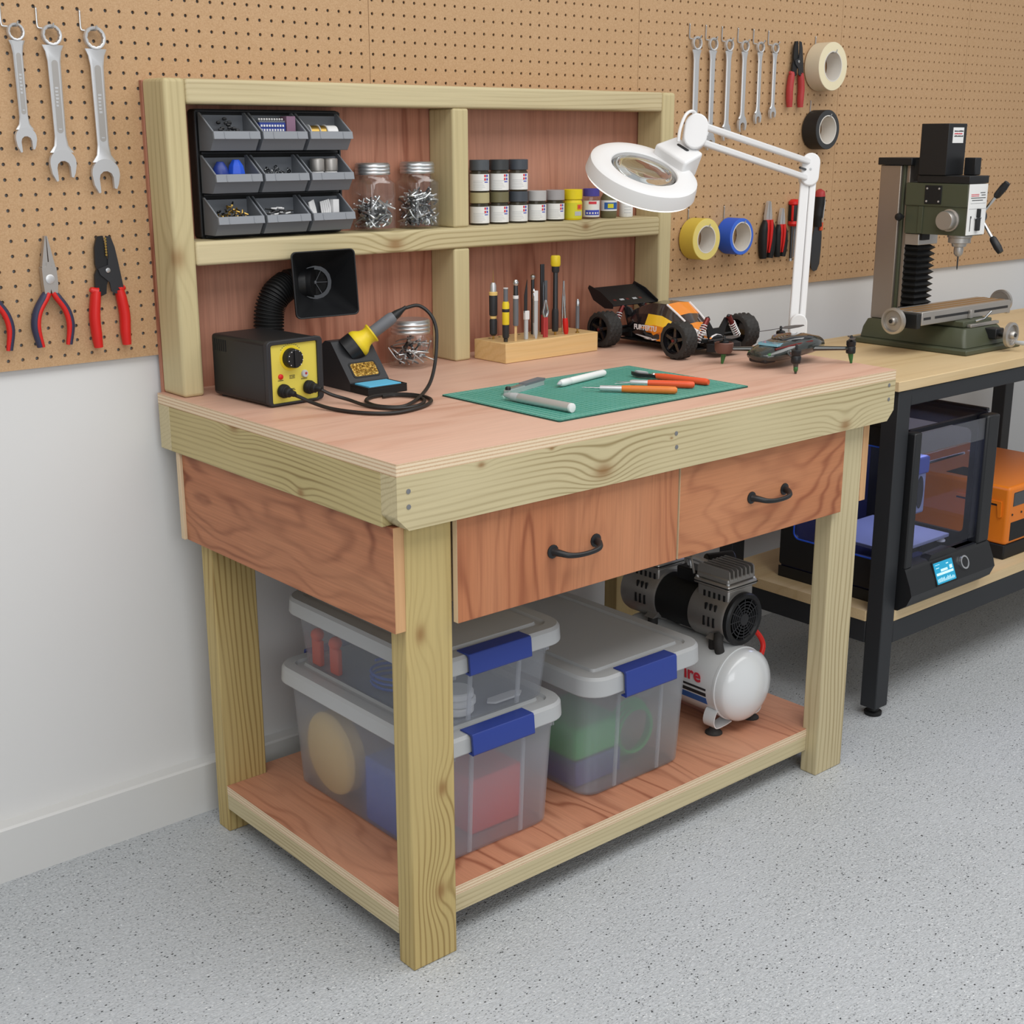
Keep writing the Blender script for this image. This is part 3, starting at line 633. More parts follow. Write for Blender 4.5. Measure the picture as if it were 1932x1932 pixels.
# ---- soldering iron stand
SS = thing('iron_stand', 'black soldering iron stand with brass wool and blue sponge tray', 'soldering iron stand', (.2905, .491, H+.0004))
w = .093
pf = [(.062, 0), (.062, .018), (.127, .092), (.147, .092), (.181, .070), (.181, 0)]
G().prism(pf, 0, w, 'x').obj('body', 'charcoal', SS, .002)
g = G().box(0, 0, 0, w, .062, .0125)
for q in ((0, 0, .0125, w, .003, .016), (0, .003, .0125, .003, .062, .016), (w-.003, .003, .0125, w, .062, .016)): g.box(*q)
g.obj('tray', 'black_matte', SS, .0008)
G().box(.008, .007, .0128, w-.009, .058, .0172).obj('sponge', 'sponge_blue', SS, .001)
sd = Vector((0, .065, .074)).normalized(); sn_ = Vector((0, -.074, .065)).normalized(); so = Vector((w/2, .062, .018))
def onsl(a, t, k): return so+Vector((a, 0, 0))+sd*t+sn_*k
def slope_rr(x0, t0, x1, t1, r, k): return [onsl(a, t, k) for a, t in rrect(x0, t0, x1, t1, r)]
G().loft([slope_rr(-.032, .008, .032, .045, .006, k) for k in (-.004, .0008)]).obj('wool_frame', 'black_matte', SS)
g = G(); g.loft([slope_rr(-.0285, .0115, .0285, .0415, .005, k) for k in (.0, .0012)])
rnd = random.Random(4)
for i in range(90):
    a, t = rnd.uniform(-.026, .026), rnd.uniform(.014, .039); g.tube([onsl(a, t, .001), onsl(a+rnd.uniform(-.004, .004), t+rnd.uniform(-.003, .003), .0035), onsl(a+rnd.uniform(-.006, .006), t+rnd.uniform(-.004, .004), .001)], .0006, 5)
g.obj('brass_wool', 'brass_wool', SS)
Bp = Vector((.339, .607, .999))-Vector((.2905, .491, H)); Tp = Vector((.4155, .573, 1.0573))-Vector((.2905, .491, H)); ax = (Tp-Bp).normalized()
G().lathe([(.0285, -.018), (.0285, .006), (.020, .010)], Bp, ax, 32).obj('holder_socket', 'black_plastic', SS)
g = G().lathe([(.0275, .0065), (.0285, .010), (.0265, .016), (.019, .026), (.0165, .034), (.0175, .040), (.0205, .0435), (.0205, .0465), (.015, .0465), (.013, .03)], Bp, ax, 36); g.obj('holder_funnel', 'yellow_plastic', SS)
# ---- soldering iron (in the stand) with its cable
SI = thing('soldering_iron', 'soldering iron with grey grip and black cable resting in the stand', 'soldering iron', (.35, .597, H+.08))
oI = Vector((.35, .597, H+.08)); B2 = Bp+Vector((.2905, .491, H))-oI
L = (Tp-Bp).length
G().lathe([(.0055, .015), (.0105, .032), (.0125, .044), (.0125, L-.012), (.0115, L-.004), (.009, L)], B2, ax, 24).obj('grip', 'mid_grey', SI)
e0 = B2+ax*L
G().lathe([(.0095, -.003), (.0085, .008), (.0045, .022), (.0038, .030)], e0, ax, 20).obj('strain_relief', 'black_plastic', SI)
def W(*q): return [Vector(a)-oI for a in q]
zz = H+.0044
cp = [e0+ax*.026] + W((.4606, .552, 1.0765), (.4755, .533, 1.060), (.474, .512, 1.034), (.459, .492, 1.000), (.438, .472, .966), (.410, .450, .940), (.366, .416, zz+.003), (.304, .366, zz+.001), (.262, .349, zz), (.236, .384, zz), (.247, .436, zz), (.283, .466, zz), (.328, .461, zz), (.354, .431, zz), (.356, .388, zz), (.337, .353, zz), (.289, .322, zz), (.223, .311, zz), (.18, .347, zz), (.158, .414, zz), (.146, .462, zz+.006), (.132, .486, .940), (.1185, .4985, .9475))
G().tube(spline(cp, 6), .0036, 8).obj('cable', 'cable_black', SI)
def plug(par, P, dv):
    G().lathe([(.0125, 0), (.013, .002), (.013, .008), (.0115, .010), (.0115, .012), (.0095, .013), (.009, .020), (.0062, .022), (.0055, .032), (.004, .034)], P, dv, 20).obj('plug', 'black_matte', par)
c35, s35 = cos(radians(3.5)), sin(radians(3.5))
def stw(x, y, z): return Vector((.083+x*c35-y*s35, .515+x*s35+y*c35, H+z))
P1 = stw(.032, -.0004, .0295); plug(SI, P1-oI, (.22, -1, -.1))
PC = thing('power_lead', 'black lead with round plug in the right socket of the soldering station', 'cable', tuple(stw(.088, -.001, .03)))
oI = stw(.088, -.001, .03); plug(PC, (0, -.0006, 0), (.35, -1, -.05))
G().tube(spline(W(tuple(oI+Vector((.010, -.028, -.002))), (.198, .478, .937), (.217, .45, .929), (.223, .40, zz), (.239, .352, zz), (.270, .334, zz), (.308, .345, zz), (.339, .377, zz), (.345, .415, zz), (.325, .449, zz), (.297, .454, zz)), 6), .0034, 8).obj('lead', 'cable_black', PC)

# ---- wooden block of small tools
BK = thing('tool_block', 'maple block drilled to hold upright hobby tools', 'tool holder', (.742, .6105, H+.0004), radians(1))
G().box(0, 0, 0, .288, .108, .0445).obj('block', 'maple', BK, .0015)
ZB = H+.0452
g = G()
for (x, y) in ((.03, .09), (.06, .09), (.09, .09), (.12, .09), (.16, .095), (.2, .095), (.235, .09), (.26, .085)): g.cyl((x, y, .0445), (x, y, .0449), .003, n=10)
g.obj('drilled_hole', 'black_matte', BK)
def stick(name, label, cat, x, y, parts, lean=(0, 0)):
    t = thing(name, label, cat, (x, y, ZB), 0, 'tools standing in the wooden block', (lean[1], lean[0], 0))
    for nm, mt, pr, *k in parts:
        g = G().lathe(pr, n=k[0] if k else 16); g.obj(nm, mt, t)
    return t
S = stick
S('detail_knife', 'black handled needle tool with cream bands, leftmost in the block', 'hobby tool', .768, .684, [('point', 'brass', [(.0018, -.0002), (.002, .008)]), ('grip', 'charcoal', [(.0052, .008), (.0085, .012), (.0088, .042), (.0068, .046), (.0068, .052), (.0092, .054), (.0095, .096), (.0085, .100)]), ('band', 'disc_cream', [(.0069, .046), (.0072, .047), (.0072, .051), (.0069, .052)]), ('collar', 'disc_cream', [(.0095, .098), (.0098, .1), (.0098, .105), (.008, .106)]), ('ferrule', 'satin_steel', [(.0072, .106), (.0068, .120), (.0045, .126)]), ('needle', 'brass', [(.001, .126), (.0003, .153)])])
S('precision_screwdriver', 'yellow and black precision screwdriver in the front row of the block', 'screwdriver', .762, .634, [('tip', 'dark_steel', [(.0045, -.0002), (.005, .006), (.0035, .008)]), ('grip', 'charcoal', [(.0062, .008), (.0075, .012), (.0078, .038)]), ('barrel', 'yellow_plastic', [(.0076, .038), (.008, .040), (.008, .084), (.006, .089)]), ('band', 'charcoal', [(.0081, .066), (.0083, .067), (.0083, .072), (.0081, .073)]), ('shaft', 'mid_grey', [(.005, .089), (.005, .117)]), ('end_cap', 'white_paint', [(.0052, .117), (.0055, .1175), (.0055, .119), (.001, .1195)])])
S('hobby_knife', 'grey handled knife with silver ball end and wooden tip', 'hobby tool', .787, .629, [('wood_tip', 'maple', [(.0035, -.0002), (.0038, .034)], 4), ('grip', 'mid_grey', [(.0055, .034), (.0062, .038), (.0062, .094)]), ('collar', 'white_paint', [(.0064, .094), (.0064, .101)]), ('shank', 'dark_steel', [(.0055, .101), (.0048, .122)]), ('ball_end', 'chrome', [(.003, .121), (.0062, .125), (.0065, .130), (.004, .135), (.0005, .136)])])
t = thing('craft_knife', 'slim craft knife with dark pointed blade and silver thumb slide', 'hobby knife', (.82, .632, ZB), 0, 'tools standing in the wooden block')
G().box(-.004, -.003, -.0002, .0045, .003, .048).obj('handle', 'light_grey', t, .001); G().box(-.005, -.004, .044, .0075, .004, .064).obj('thumb_slide', 'white_paint', t, .0012)
G().prism([(-.0055, .060), (.003, .060), (.0035, .098), (.003, .133), (-.0055, .098)], -.0008, .0008, 'y').obj('blade', 'dark_steel', t)
S('scribing_rod', 'dark thin rod with silver ball knob in the back row', 'hobby tool', .886, .684, [('rod', 'dark_steel', [(.0038, -.0002), (.004, .125)]), ('knob', 'chrome', [(.004, .125), (.006, .129), (.0055, .134), (.001, .137)])])
S('steel_pick', 'thin bright steel pick between the dark rod and the white stick', 'hobby tool', .870, .662, [('tip', 'satin_steel', [(.0012, -.0002), (.002, .03)]), ('stem', 'chrome', [(.0022, .03), (.0022, .082), (.0035, .086), (.0035, .094), (.002, .098)]), ('bead', 'chrome', [(.002, .098), (.0035, .102), (.001, .107)])])
S('modelling_stick', 'white flat modelling stick with a slotted top', 'hobby tool', .847, .628, [('stick', 'light_grey', [(.003, -.0002), (.0052, .012), (.0052, .085)], 4), ('slotted_end', 'white_paint', [(.0058, .085), (.0058, .107)], 4)])
t = thing('flat_file', 'dark flat file, tallest grey blade at the back of the block', 'file', (.932, .70, ZB), 0, 'tools standing in the wooden block')
G().box(-.008, -.002, -.0002, .003, .002, .156).obj('blade', 'dark_steel', t, .0005); G().box(.0032, -.002, -.0002, .0125, .002, .118).obj('second_blade', 'mid_grey', t, .0005)
t = thing('mini_pliers', 'mini pliers with dull red handles and silver jaws in the block', 'pliers', (.877, .630, ZB), 0, 'tools standing in the wooden block')
for s in (-1, 1):
    G().tube(spline([(s*.003, 0, -.0002), (s*.0035, 0, .02), (s*.0032, 0, .045)], 4), .0036, 10).obj('handle', 'red_dull', t)
    G().tube(spline([(s*.003, 0, .045), (s*.007, 0, .056), (s*.004, 0, .070), (s*.001, 0, .084)], 4), [.003]*5+[.0026]*4+[.0022]*3+[.0012], 8).obj('jaw', 'chrome', t)
t = S('nut_driver', 'tall driver with big yellow cap and black grip, highest tool in the block', 'screwdriver', .918, .642, [('tip', 'brass', [(.0022, -.0002), (.003, .008)]), ('grip', 'charcoal', [(.0065, .008), (.0078, .012), (.0078, .052), (.0065, .060)]), ('shaft', 'dark_steel', [(.006, .060), (.0055, .142)]), ('collar', 'charcoal', [(.0075, .142), (.0088, .146), (.0088, .156)]), ('yellow_cap', 'yellow_plastic', [(.0098, .156), (.0115, .160), (.0112, .177), (.0095, .180), (.001, .1805)])])
t = thing('tweezers', 'bright steel tweezers with points up beside the yellow capped driver', 'tweezers', (.968, .668, ZB), 0, 'tools standing in the wooden block')
for s in (-1, 1): G().tube(spline([(s*.0015, 0, -.0002), (s*.004, 0, .03), (s*.0036, 0, .07), (s*.0006, 0, .118)], 5), [.0028]*8+[.0022]*4+[.0014]*4, 8).obj('arm', 'chrome', t)
t = S('hobby_scribe', 'needle tool with bright red handle near the right end of the block', 'hobby tool', .947, .636, [('grip', 'red_grip', [(.0042, -.0002), (.0062, .006), (.0066, .030), (.0055, .037)]), ('needle', 'chrome', [(.0032, .037), (.0028, .06), (.0005, .088)])], (-.10, 0))
S('tiny_screwdriver', 'thin grey driver with silver fork top, rightmost in the block', 'screwdriver', .981, .634, [('tip', 'brass', [(.0045, -.0002), (.0045, .002), (.002, .003), (.002, .010)]), ('shaft', 'mid_grey', [(.0045, .010), (.0045, .062)], 6), ('fork', 'chrome', [(.0042, .062), (.0046, .070), (.0018, .078)])])
t = S('steel_scribe', 'dark scribe with red lower handle, just right of the flat file', 'hobby tool', .904, .668, [('handle', 'red_dull', [(.0048, -.0002), (.005, .045)]), ('stem', 'dark_steel', [(.004, .045), (.004, .11), (.0005, .12)])])

# ---- cutting mat and tools lying on it
CM = thing('cutting_mat', 'green cutting mat with printed grid lying on the worktop', 'cutting mat', (.4025, .068, H+.0003), radians(.4))
G().prism(rrect(0, 0, .519, .334, .004), 0, .0028, 'z', 0, 1).obj('mat_sheet', ['cutting_mat', 'mat_edge'], CM)
g = G()
for k, wd in ((.010, .0007), (.018, .0004)):
    a, b = .519-k, .334-k
    for q in ((k, k, a, k+wd), (k, b-wd, a, b), (k, k+wd, k+wd, b-wd), (a-wd, k+wd, a, b-wd)): g.box(q[0], q[1], .0028, q[2], q[3], .0029)
for i in range(38): g.box(.02+i*.0127, .0135, .0028, .0203+i*.0127, .0165, .0029)
g.obj('printed_border', 'mat_line', CM)
ZT_ = H+.0034
def lying(name, label, cat, a, b, parts, r, grp='tools lying on the cutting mat'):
    a = Vector((*a, 0)); b = Vector((*b, 0)); dv = (b-a); L = dv.length
    t = thing(name, label, cat, (a.x, a.y, ZT_), atan2(dv.y, dv.x), grp)
    for nm, mt, pr, *k in parts: G().lathe([(q, h*L) for q, h in pr], (0, 0, r), (1, 0, 0), k[0] if k else 16).obj(nm, mt, t)
    return t
t = lying('metal_knife', 'silver metal knife with clear capped tip, nearest the front corner of the mat', 'craft knife', (.458, .290), (.468, .103), [('cap', 'jar_glass', [(.0015, 0), (.0075, .03), (.0085, .16)]), ('blade_holder', 'light_grey', [(.003, .04), (.0062, .1), (.008, .2), (.0085, .26)]), ('barrel', 'satin_steel', [(.0085, .26), (.0088, .28), (.0088, .97)]), ('end_plug', 'white_paint', [(.0085, .97), (.0088, .975), (.0085, .995), (.005, 1.0)])], .0088)
t = thing('nail_clipper', 'folded dark clippers with a steel pivot, at the back left of the mat', 'clippers', (.490, .315, ZT_), radians(18.4), 'tools lying on the cutting mat')
g = G().prism([(.0, -.008), (.02, -.0085), (.135, -.009), (.139, -.005), (.139, .006), (.135, .009), (.02, .0075), (0, .006)], 0, .009); g.obj('lower_lever', 'satin_steel', t, .002)
G().prism([(.062, -.0085), (.139, -.0095), (.139, .0095), (.062, .0085)], .009, .0135).obj('upper_lever', 'mid_grey', t, .002)
G().prism([(.01, -.006), (.062, -.007), (.062, .007), (.01, .005)], .009, .0115).obj('blade', 'zinc', t, .001); G().lathe([(.005, 0), (.0055, .001), (.0055, .013), (.004, .015)], (.008, 0, 0)).obj('pivot', 'black_plastic', t)
lying('paint_pen', 'white capped pen at the back of the cutting mat', 'pen', (.618, .3065), (.782, .3415), [('nib', 'light_grey', [(.002, 0), (.005, .05)]), ('cap', 'white_paint', [(.0055, .05), (.0075, .1), (.0075, .24), (.0068, .25)]), ('barrel', 'white_paper', [(.0068, .25), (.0072, .27), (.0072, .97), (.0055, 1.0)])], .0075)
lying('needle_scribe', 'scribe with orange handle and silver ferrule, front one of the orange tools', 'scribe', (.628, .247), (.746, .104), [('needle', 'chrome', [(.0005, 0), (.0012, .03), (.0016, .2)]), ('ferrule', 'satin_steel', [(.0052, .19), (.0055, .2), (.0062, .42)]), ('handle', 'orange_handle', [(.0065, .42), (.0072, .5), (.0075, .9), (.007, .98), (.004, 1)])], .0075)
t = lying('fork_scribe', 'two pronged scribe with red orange handle, middle of the orange tools', 'scribe', (.727, .242), (.816, .122), [('ferrule', 'satin_steel', [(.0045, .14), (.006, .17), (.0062, .38)]), ('handle', 'red_orange', [(.0065, .38), (.0070, .5), (.0072, .9), (.0066, .98), (.004, 1)])], .0075)
g = G()
for s in (-1, 1): g.cyl((.022, s*.002, .0075), (-.008, s*.011-.002, .006), .0014, .0006, 8)
g.obj('prong', 'chrome', t)
t = thing('spring_snips', 'small snips with black curved jaws and orange handle, furthest of the orange tools', 'snips', (.823, .303, ZT_), atan2(.125-.303, .861-.823), 'tools lying on the cutting mat')
G().tube([(.058, .0, .007), (.08, 0, .007), (.175, 0, .007), (.182, 0, .007)], [.0055, .0072, .0072, .0055], 12).obj('handle', 'red_orange', t)
G().prism([(-.006, .008), (.006, -.004), (.022, -.011), (.045, -.008), (.062, -.006), (.062, .005), (.045, .004), (.028, .002), (.012, .003)], .003, .0095).obj('jaw', 'black_plastic', t, .001)
G().prism([(.004, .006), (.02, -.002), (.04, .002), (.03, .009), (.014, .011)], .0096, .0125).obj('blade', 'light_grey', t, .0006); G().lathe([(.004, .009), (.0045, .010), (.003, .0125)], (.054, 0, 0)).obj('pivot', 'zinc', t)
# ================================================================== tools hanging on the pegboard
def hook(label, x, z, out=.036, up=.028, dx=-.016, r=.0016):
    """wire hook: goes in a hole up at z+up, runs down the board and sticks out at height z"""
    t = thing('wire_hook', label, 'hook', (x, PEG, z), 0, 'wire hooks in the pegboard')
    P = spline([(dx, .004, up+.004), (dx, -.0022, up+.003), (dx, -.0024, up-.004), (dx, -.0024, .004), (dx*.8, -.004, .0), (dx*.2, -.010, 0), (0, -.018, 0), (0, -out+.004, 0), (0, -out, .002), (.001, -out-.002, .008)], 5)
    G().tube(P, r, 8).obj('wire', 'zinc', t)
    return t
def wrench(label, x, zr, ro, zj, jw, sw, th, group, marks=1, tilt=0):
    """combination spanner hanging from its ring: ring centre z=zr, jaw centre z=zj"""
    L = zr-zj; y = PEG-.0095-th/2
    t = thing('combination_wrench', label, 'wrench', (x, y, zj-jw*.62), 0, group, (0, tilt, 0))
    oz = jw*.62; ri = ro*.72
    g = G(); n = 48; vs = []; fs = []
    pf = [(ri, -.55), (ri+.06*ro, -.62), (ro*.95, -.62), (ro, -.4), (ro, .4), (ro*.95, .62), (ri+.06*ro, .62), (ri, .55)]; m = len(pf)
    for i in range(n):
        a = 2*pi*i/n
        for k, (r, h) in enumerate(pf):
            if k in (0, m-1): r = ri*(1.0 if i % 4 else 1.07)
            vs.append((r*cos(a), h*th*1.25, oz+L+r*sin(a)))
    for i in range(n):
        for k in range(m): fs.append((i*m+k, i*m+(k+1) % m, ((i+1) % n)*m+(k+1) % m, ((i+1) % n)*m+k))
    g.add(vs, fs)
    g.obj('ring_end', 'satin_steel', t, 0, ang=50)
    g = G(); h = sw/2
    st = [(-ro*.92, .84), (-ro*1.5, .62), (-ro*2.4, .5), (-L*.5, .47), (-L+jw*.95, .45), (-L+jw*.6, .56), (-L+jw*.36, .95)]
    rings = []
    for k, (z, f) in enumerate(st):
        q = f*sw; tt = th/2*(1 if 0 < k < 6 else 1.1); zz_ = oz+L+z; c = .25*q
        rings.append([(-q, -tt*.45, zz_), (-q+c, -tt, zz_), (q-c, -tt, zz_), (q, -tt*.45, zz_), (q, tt*.45, zz_), (q-c, tt, zz_), (-q+c, tt, zz_), (-q, tt*.45, zz_)])
    g.loft(rings); sh = g.obj('shank', 'satin_steel', t, 0, ang=25)
    a, b = oz+L-ro*2.3, oz+jw*1.05
    if marks:
        g = G(); g.prism(rrect(-h*.5, b, h*.5, a, h*.49), -th/2-.0003, -th/2+.0002, 'y'); g.obj('recess', 'aluminium', sh)
        rnd = random.Random(int(x*1e4)); g = G(); zc = (a+b)/2
        for k in range(6): g.box(-h*.3, -th/2-.0007, zc-.017+k*.006, h*(.05+.25*rnd.random()), -th/2-.0002, zc-.0135+k*.006)
        g.obj('raised_mark', 'satin_steel', sh, .0003); G().box(-h*.25, -th/2-.0007, b+.006, h*.25, -th/2-.0002, b+.008).obj('size_mark', 'satin_steel', sh)
    R = jw/2
    out = [(-.60, -1.38), (-.90, -.80), (-1.0, -.15)] + [(cos(a_)*1.0, sin(a_)*.95) for a_ in [pi-k*pi/12 for k in range(13)]] + [(1.0, -.2), (.88, -.75), (.72, -1.10), (.55, -1.05), (.52, -.30), (.40, -.03), (.12, .12), (-.18, .10), (-.42, -.10), (-.50, -.38), (-.46, -1.30)]
    G().prism([(p*R, oz+q*R) for p, q in out], -th*.62, th*.62, 'y').obj('jaw', 'satin_steel', t, .0012)
    return t, ri
big = 'big wrenches on the left pegboard'
for x, zr, ro, zj, jw, sw, lb in ((-.214, 1.580, .0150, 1.4035, .0375, .0170, 'shortest big wrench, leftmost on the pegboard at the left edge'), (-.1505, 1.5775, .0182, 1.360, .0485, .0232, 'middle of the three big wrenches left of the shelf unit'), (-.071, 1.576, .0202, 1.3405, .0530, .0243, 'longest big wrench, nearest the left post of the shelf unit')):
    t, ri = wrench('steel combination '+lb, x, zr, ro, zj, jw, sw, .0062, big)
    hook('wire hook carrying the '+lb.split(',')[0].split(' left')[0], x, zr+ri-.0016, .022, .030, -.020)
sm = 'small wrenches on the right pegboard'
W6 = ((1.543, .0172, 1.372, .036, .0205, 'first'), (1.605, .0166, 1.394, .035, .0190, 'second'), (1.668, .0158, 1.417, .034, .0176, 'third'), (1.7315, .0152, 1.439, .033, .0166, 'fourth'), (1.795, .0146, 1.456, .027, .0142, 'fifth'), (1.857, .0138, 1.469, .0255, .0135, 'sixth'))
for x, ro, zj, jw, sw, nm in W6:
    t, ri = wrench(nm + ' wrench from the left in the row of six small steel wrenches', x, 1.634, ro, zj, jw, sw, .0055, sm, 0)
    hook('wire hook carrying the ' + nm + ' wrench of the row of six', x, 1.634+ri-.0016, .024, .032, -.018)

def grip(t, pts, rs, mt, nm='handle_grip', flat=.8, core=None):
    o = G().tube(spline(pts, 5), [rs[min(int(i/5), len(rs)-1)]*(1-(i % 5)/5)+rs[min(int(i/5)+1, len(rs)-1)]*((i % 5)/5) for i in range(5*(len(pts)-1)+1)], 12, flat=flat).obj(nm, mt, t)
    return o
def two_tone(t, pts, r):
    """dark outer shell with a red inner strip"""
    s = 1 if pts[2][0] > 0 else -1
    grip(t, pts, [r*.75, r, r, r, r*.8], 'navy_grip')
    grip(t, [(a-s*r*.45, b-.0040, c) for a, b, c in pts], [r*.6, r*.7, r*.7, r*.68, r*.45], 'red_grip', 'red_inlay')
def needle_pliers(label, x, z0, top, jaw='needle'):
    t = thing('pliers', label, 'pliers', (x, PEG-.0135, z0), 0, 'pliers on the left pegboard')
    if jaw == 'needle':
        for s in (-1, 1):
            G().prism([(s*.0005, .2035), (s*.0022, .203), (s*.0075, .175), (s*.0125, .148), (s*.0012, .142), (s*.0010, .165)], -.005, .005, 'y').obj('jaw', 'aluminium', t, .0008)
        G().prism([(-.0135, .147), (-.0045, .149), (-.0035, .157), (.0035, .157), (.0045, .149), (.0135, .147), (.0145, .118), (.012, .098), (.003, .096), (0, .108), (-.003, .096), (-.0115, .098), (-.013, .118)], -.0065, .0065, 'y').obj('joint', 'aluminium', t, .001)
        G().lathe([(.0085, 0), (.0085, .0012), (.0075, .0018), (.0001, .0018)], (0, -.0063, .126), (0, -1, 0), 20).obj('pivot', 'satin_steel', t)
    else:
        G().prism([(-.013, .150), (-.004, .168), (.004, .168), (.013, .150), (.0145, .118), (.012, .098), (-.012, .098), (-.0145, .118)], -.0065, .0065, 'y').obj('joint', 'aluminium', t, .001)
    for s in (-1, 1):
        two_tone(t, [(s*.0075, 0, .101), (s*.013, 0, .092), (s*.028, 0, .068), (s*.0335, 0, .040), (s*.0275, 0, .004)], .0090)
    return t
needle_pliers('red and navy handled needle nose pliers hanging on the left pegboard', -.1965, 1.029, 1.233)
t = needle_pliers('pliers cut off by the left picture edge, one red and navy handle showing', -.3085, 1.0285, 1.2, 'cut')
def stripper(label, x, z0, k, handle, brassy, group):
    t = thing('wire_stripper', label, 'wire stripper', (x, PEG-.0125, z0), 0, group)
    K = lambda P: [(a*k, b*k) for a, b in P]
    G().prism(K([(-.002, .211), (-.014, .210), (-.020, .190), (-.0215, .160), (-.019, .150), (-.024, .140), (-.025, .108), (-.012, .101), (-.004, .104), (-.002, .120), (.004, .135), (.004, .160)]), -.0028, .0028, 'y').obj('left_blade', 'black_plastic', t, .0008)
    G().prism(K([(.002, .211), (.012, .208), (.018, .190), (.0222, .165), (.030, .112), (.014, .103), (.005, .108), (.003, .125), (-.014, .140), (-.018, .151), (.002, .157), (.004, .175)]), -.0056, -.0029, 'y').obj('right_blade', 'charcoal', t, .0008)
    G().lathe([(.0045*k, 0), (.0045*k, .0015), (.002*k, .0022), (.0001, .0022)], (.001*k, -.0056, .1475*k), (0, -1, 0), 16).obj('pivot_bolt', 'zinc', t)
    if brassy:
        g = G()
        for i in range(7): g.cyl((.0005, -.0045, (.176+i*.005)*k), (.0005, -.0062, (.176+i*.005)*k), .0022, n=8)
        g.obj('gauge_notch', 'brass', t)
    for s, e in ((-1, -.027), (1, .030)):
        grip(t, [(s*.023*k, 0, .110*k), (s*.026*k, 0, .094*k), (s*.030*k, 0, .062*k), (s*.029*k, 0, .03*k), (e*k, 0, .005*k)], [.0105*k, .0122*k, .0126*k, .0122*k, .0100*k], handle)
        G().tube([(s*.034*k, 0, .114*k), (s*.022*k, 0, .108*k)], [.0045*k, .0095*k], 10).obj('guard', handle, t)
    return t
stripper('black bladed wire stripper with bright red handles, beside the shelf unit on the left', -.085, 1.0165, 1.0, 'red_grip', True, 'wire strippers')
stripper('small dark wire stripper with red handles next to the row of six wrenches', 1.953, 1.479, .84, 'red_dull', False, 'wire strippers')

def roll(label, x, z, ro, ri, wd, m1, m2, hlabel, cat='tape'):
    yb = PEG-.004
    t = thing('tape_roll', label, cat, (x, yb, z-ro), 0, 'tape rolls on the pegboard')
    k = ri+.0028
    g = G().ring([(k, 0), (ro-.001, 0), (ro, .001), (ro, wd-.001), (ro-.001, wd), (k, wd)], (0, 0, ro), (0, -1, 0), 56)
    for i, f in enumerate(g.f):
        if i % 6 in (4, 5, 0): g.m[i] = 1
    g.obj('tape', [m1, m2], t); G().ring([(ri, -.0003), (k-.0001, -.0003), (k-.0001, wd+.0003), (ri, wd+.0003)], (0, 0, ro), (0, -1, 0), 56).obj('card_core', 'card_core', t)
    hook(hlabel, x, z+ri-.0018, wd+.012, .040, -.018, .0017)
roll('roll of cream masking tape, top right of the hanging tools', 2.063, 1.5925, .0645, .038, .049, 'tape_cream', 'tape_cream_face', 'wire hook through the cream masking tape')
roll('roll of black tape hanging below the cream masking tape', 2.056, 1.4235, .0535, .0365, .049, 'tape_black', 'tape_black_face', 'wire hook through the black tape roll')
roll('roll of yellow tape hanging right of the shelf unit', 1.561, 1.1445, .0540, .0335, .049, 'tape_yellow', 'tape_yellow_face', 'wire hook through the yellow tape roll')
roll('roll of blue painter tape next to the yellow roll', 1.704, 1.1450, .0485, .0365, .049, 'tape_blue', 'tape_blue_face', 'wire hook through the blue tape roll')

def small_pliers(label, x, z0, k, jl):
    t = thing('pliers', label, 'pliers', (x, PEG-.013, z0), 0, 'black and red pliers on the right')
    for s in (-1, 1):
        G().prism([(s*.0008, .098*k), (s*.012*k, .098*k), (s*.013*k, .120*k), (s*.006*k, jl), (s*.0012, jl+.004)], -.0045, .0045, 'y').obj('jaw', 'satin_steel', t, .001)
        grip(t, [(s*.010*k, 0, .108*k), (s*.0165*k, 0, .085*k), (s*.0185*k, 0, .055*k), (s*.0165*k, 0, .025*k), (s*.014*k, 0, .005)], [.0085*k, .0125*k, .0135*k, .0128*k, .0105*k], 'black_matte', 'handle_grip', .8)
        grip(t, [(s*.008*k, -.004, .110*k), (s*.0085*k, -.006, .088*k), (s*.0075*k, -.006, .055*k), (s*.006*k, -.004, .02*k)], [.0075*k, .0068*k, .0055*k, .003*k], 'red_grip', 'red_inlay')
    return t
small_pliers('larger pliers with thick black and red grips beside the blue tape', 1.861, 1.0715, 1.0, .158)
small_pliers('smaller black and red pliers just left of the red handled saw', 1.921, 1.0725, .86, .136)
t = thing('pad_saw', 'pad saw with red and black handle and narrow blade, behind the lamp post', 'saw', (1.975, PEG-.0135, 1.062), 0)
g = G().lathe([(.012, .098), (.016, .104), (.0145, .112)], n=20); g.obj('collar', 'red_grip', t)
G().lathe([(.0145, .112), (.0155, .118), (.0155, .152), (.0135, .156)], n=20).obj('grip', 'black_matte', t); G().lathe([(.0135, .156), (.017, .159), (.0165, .166), (.010, .172), (.0001, .173)], n=20).obj('butt_cap', 'red_grip', t)
g = G()
for s in (-1, 1): g.box(s*.0142-.0022, -.009, .113, s*.0142+.0022, -.003, .156)
g.obj('red_stripe', 'red_grip', t, .001)
pts = [(.014, .1)] + [(.014-.0004*(i % 2)*5, .098-i*.0048) for i in range(19)] + [(.004, .012), (-.0035, .1)]
G().prism([(.0035, .1), (.0145, .1)] + [(.0145-.0016*(i % 2)-i*.00030, .098-i*.0046) for i in range(20)] + [(.0040, .008)], -.0008, .0008, 'y').obj('blade', 'mid_grey', t)
G().cyl((-.0055, 0, .1), (-.0055, 0, .008), .0042, n=12).obj('rod', 'dark_steel', t); G().cyl((-.0055, 0, .008), (-.0055, 0, .0), .005, n=12).obj('rod_tip', 'zinc', t)
t = thing('putty_knife', 'knife with black and red handle and wide grey blade, right of the lamp post', 'knife', (2.087, PEG-.0135, 1.026), 0)
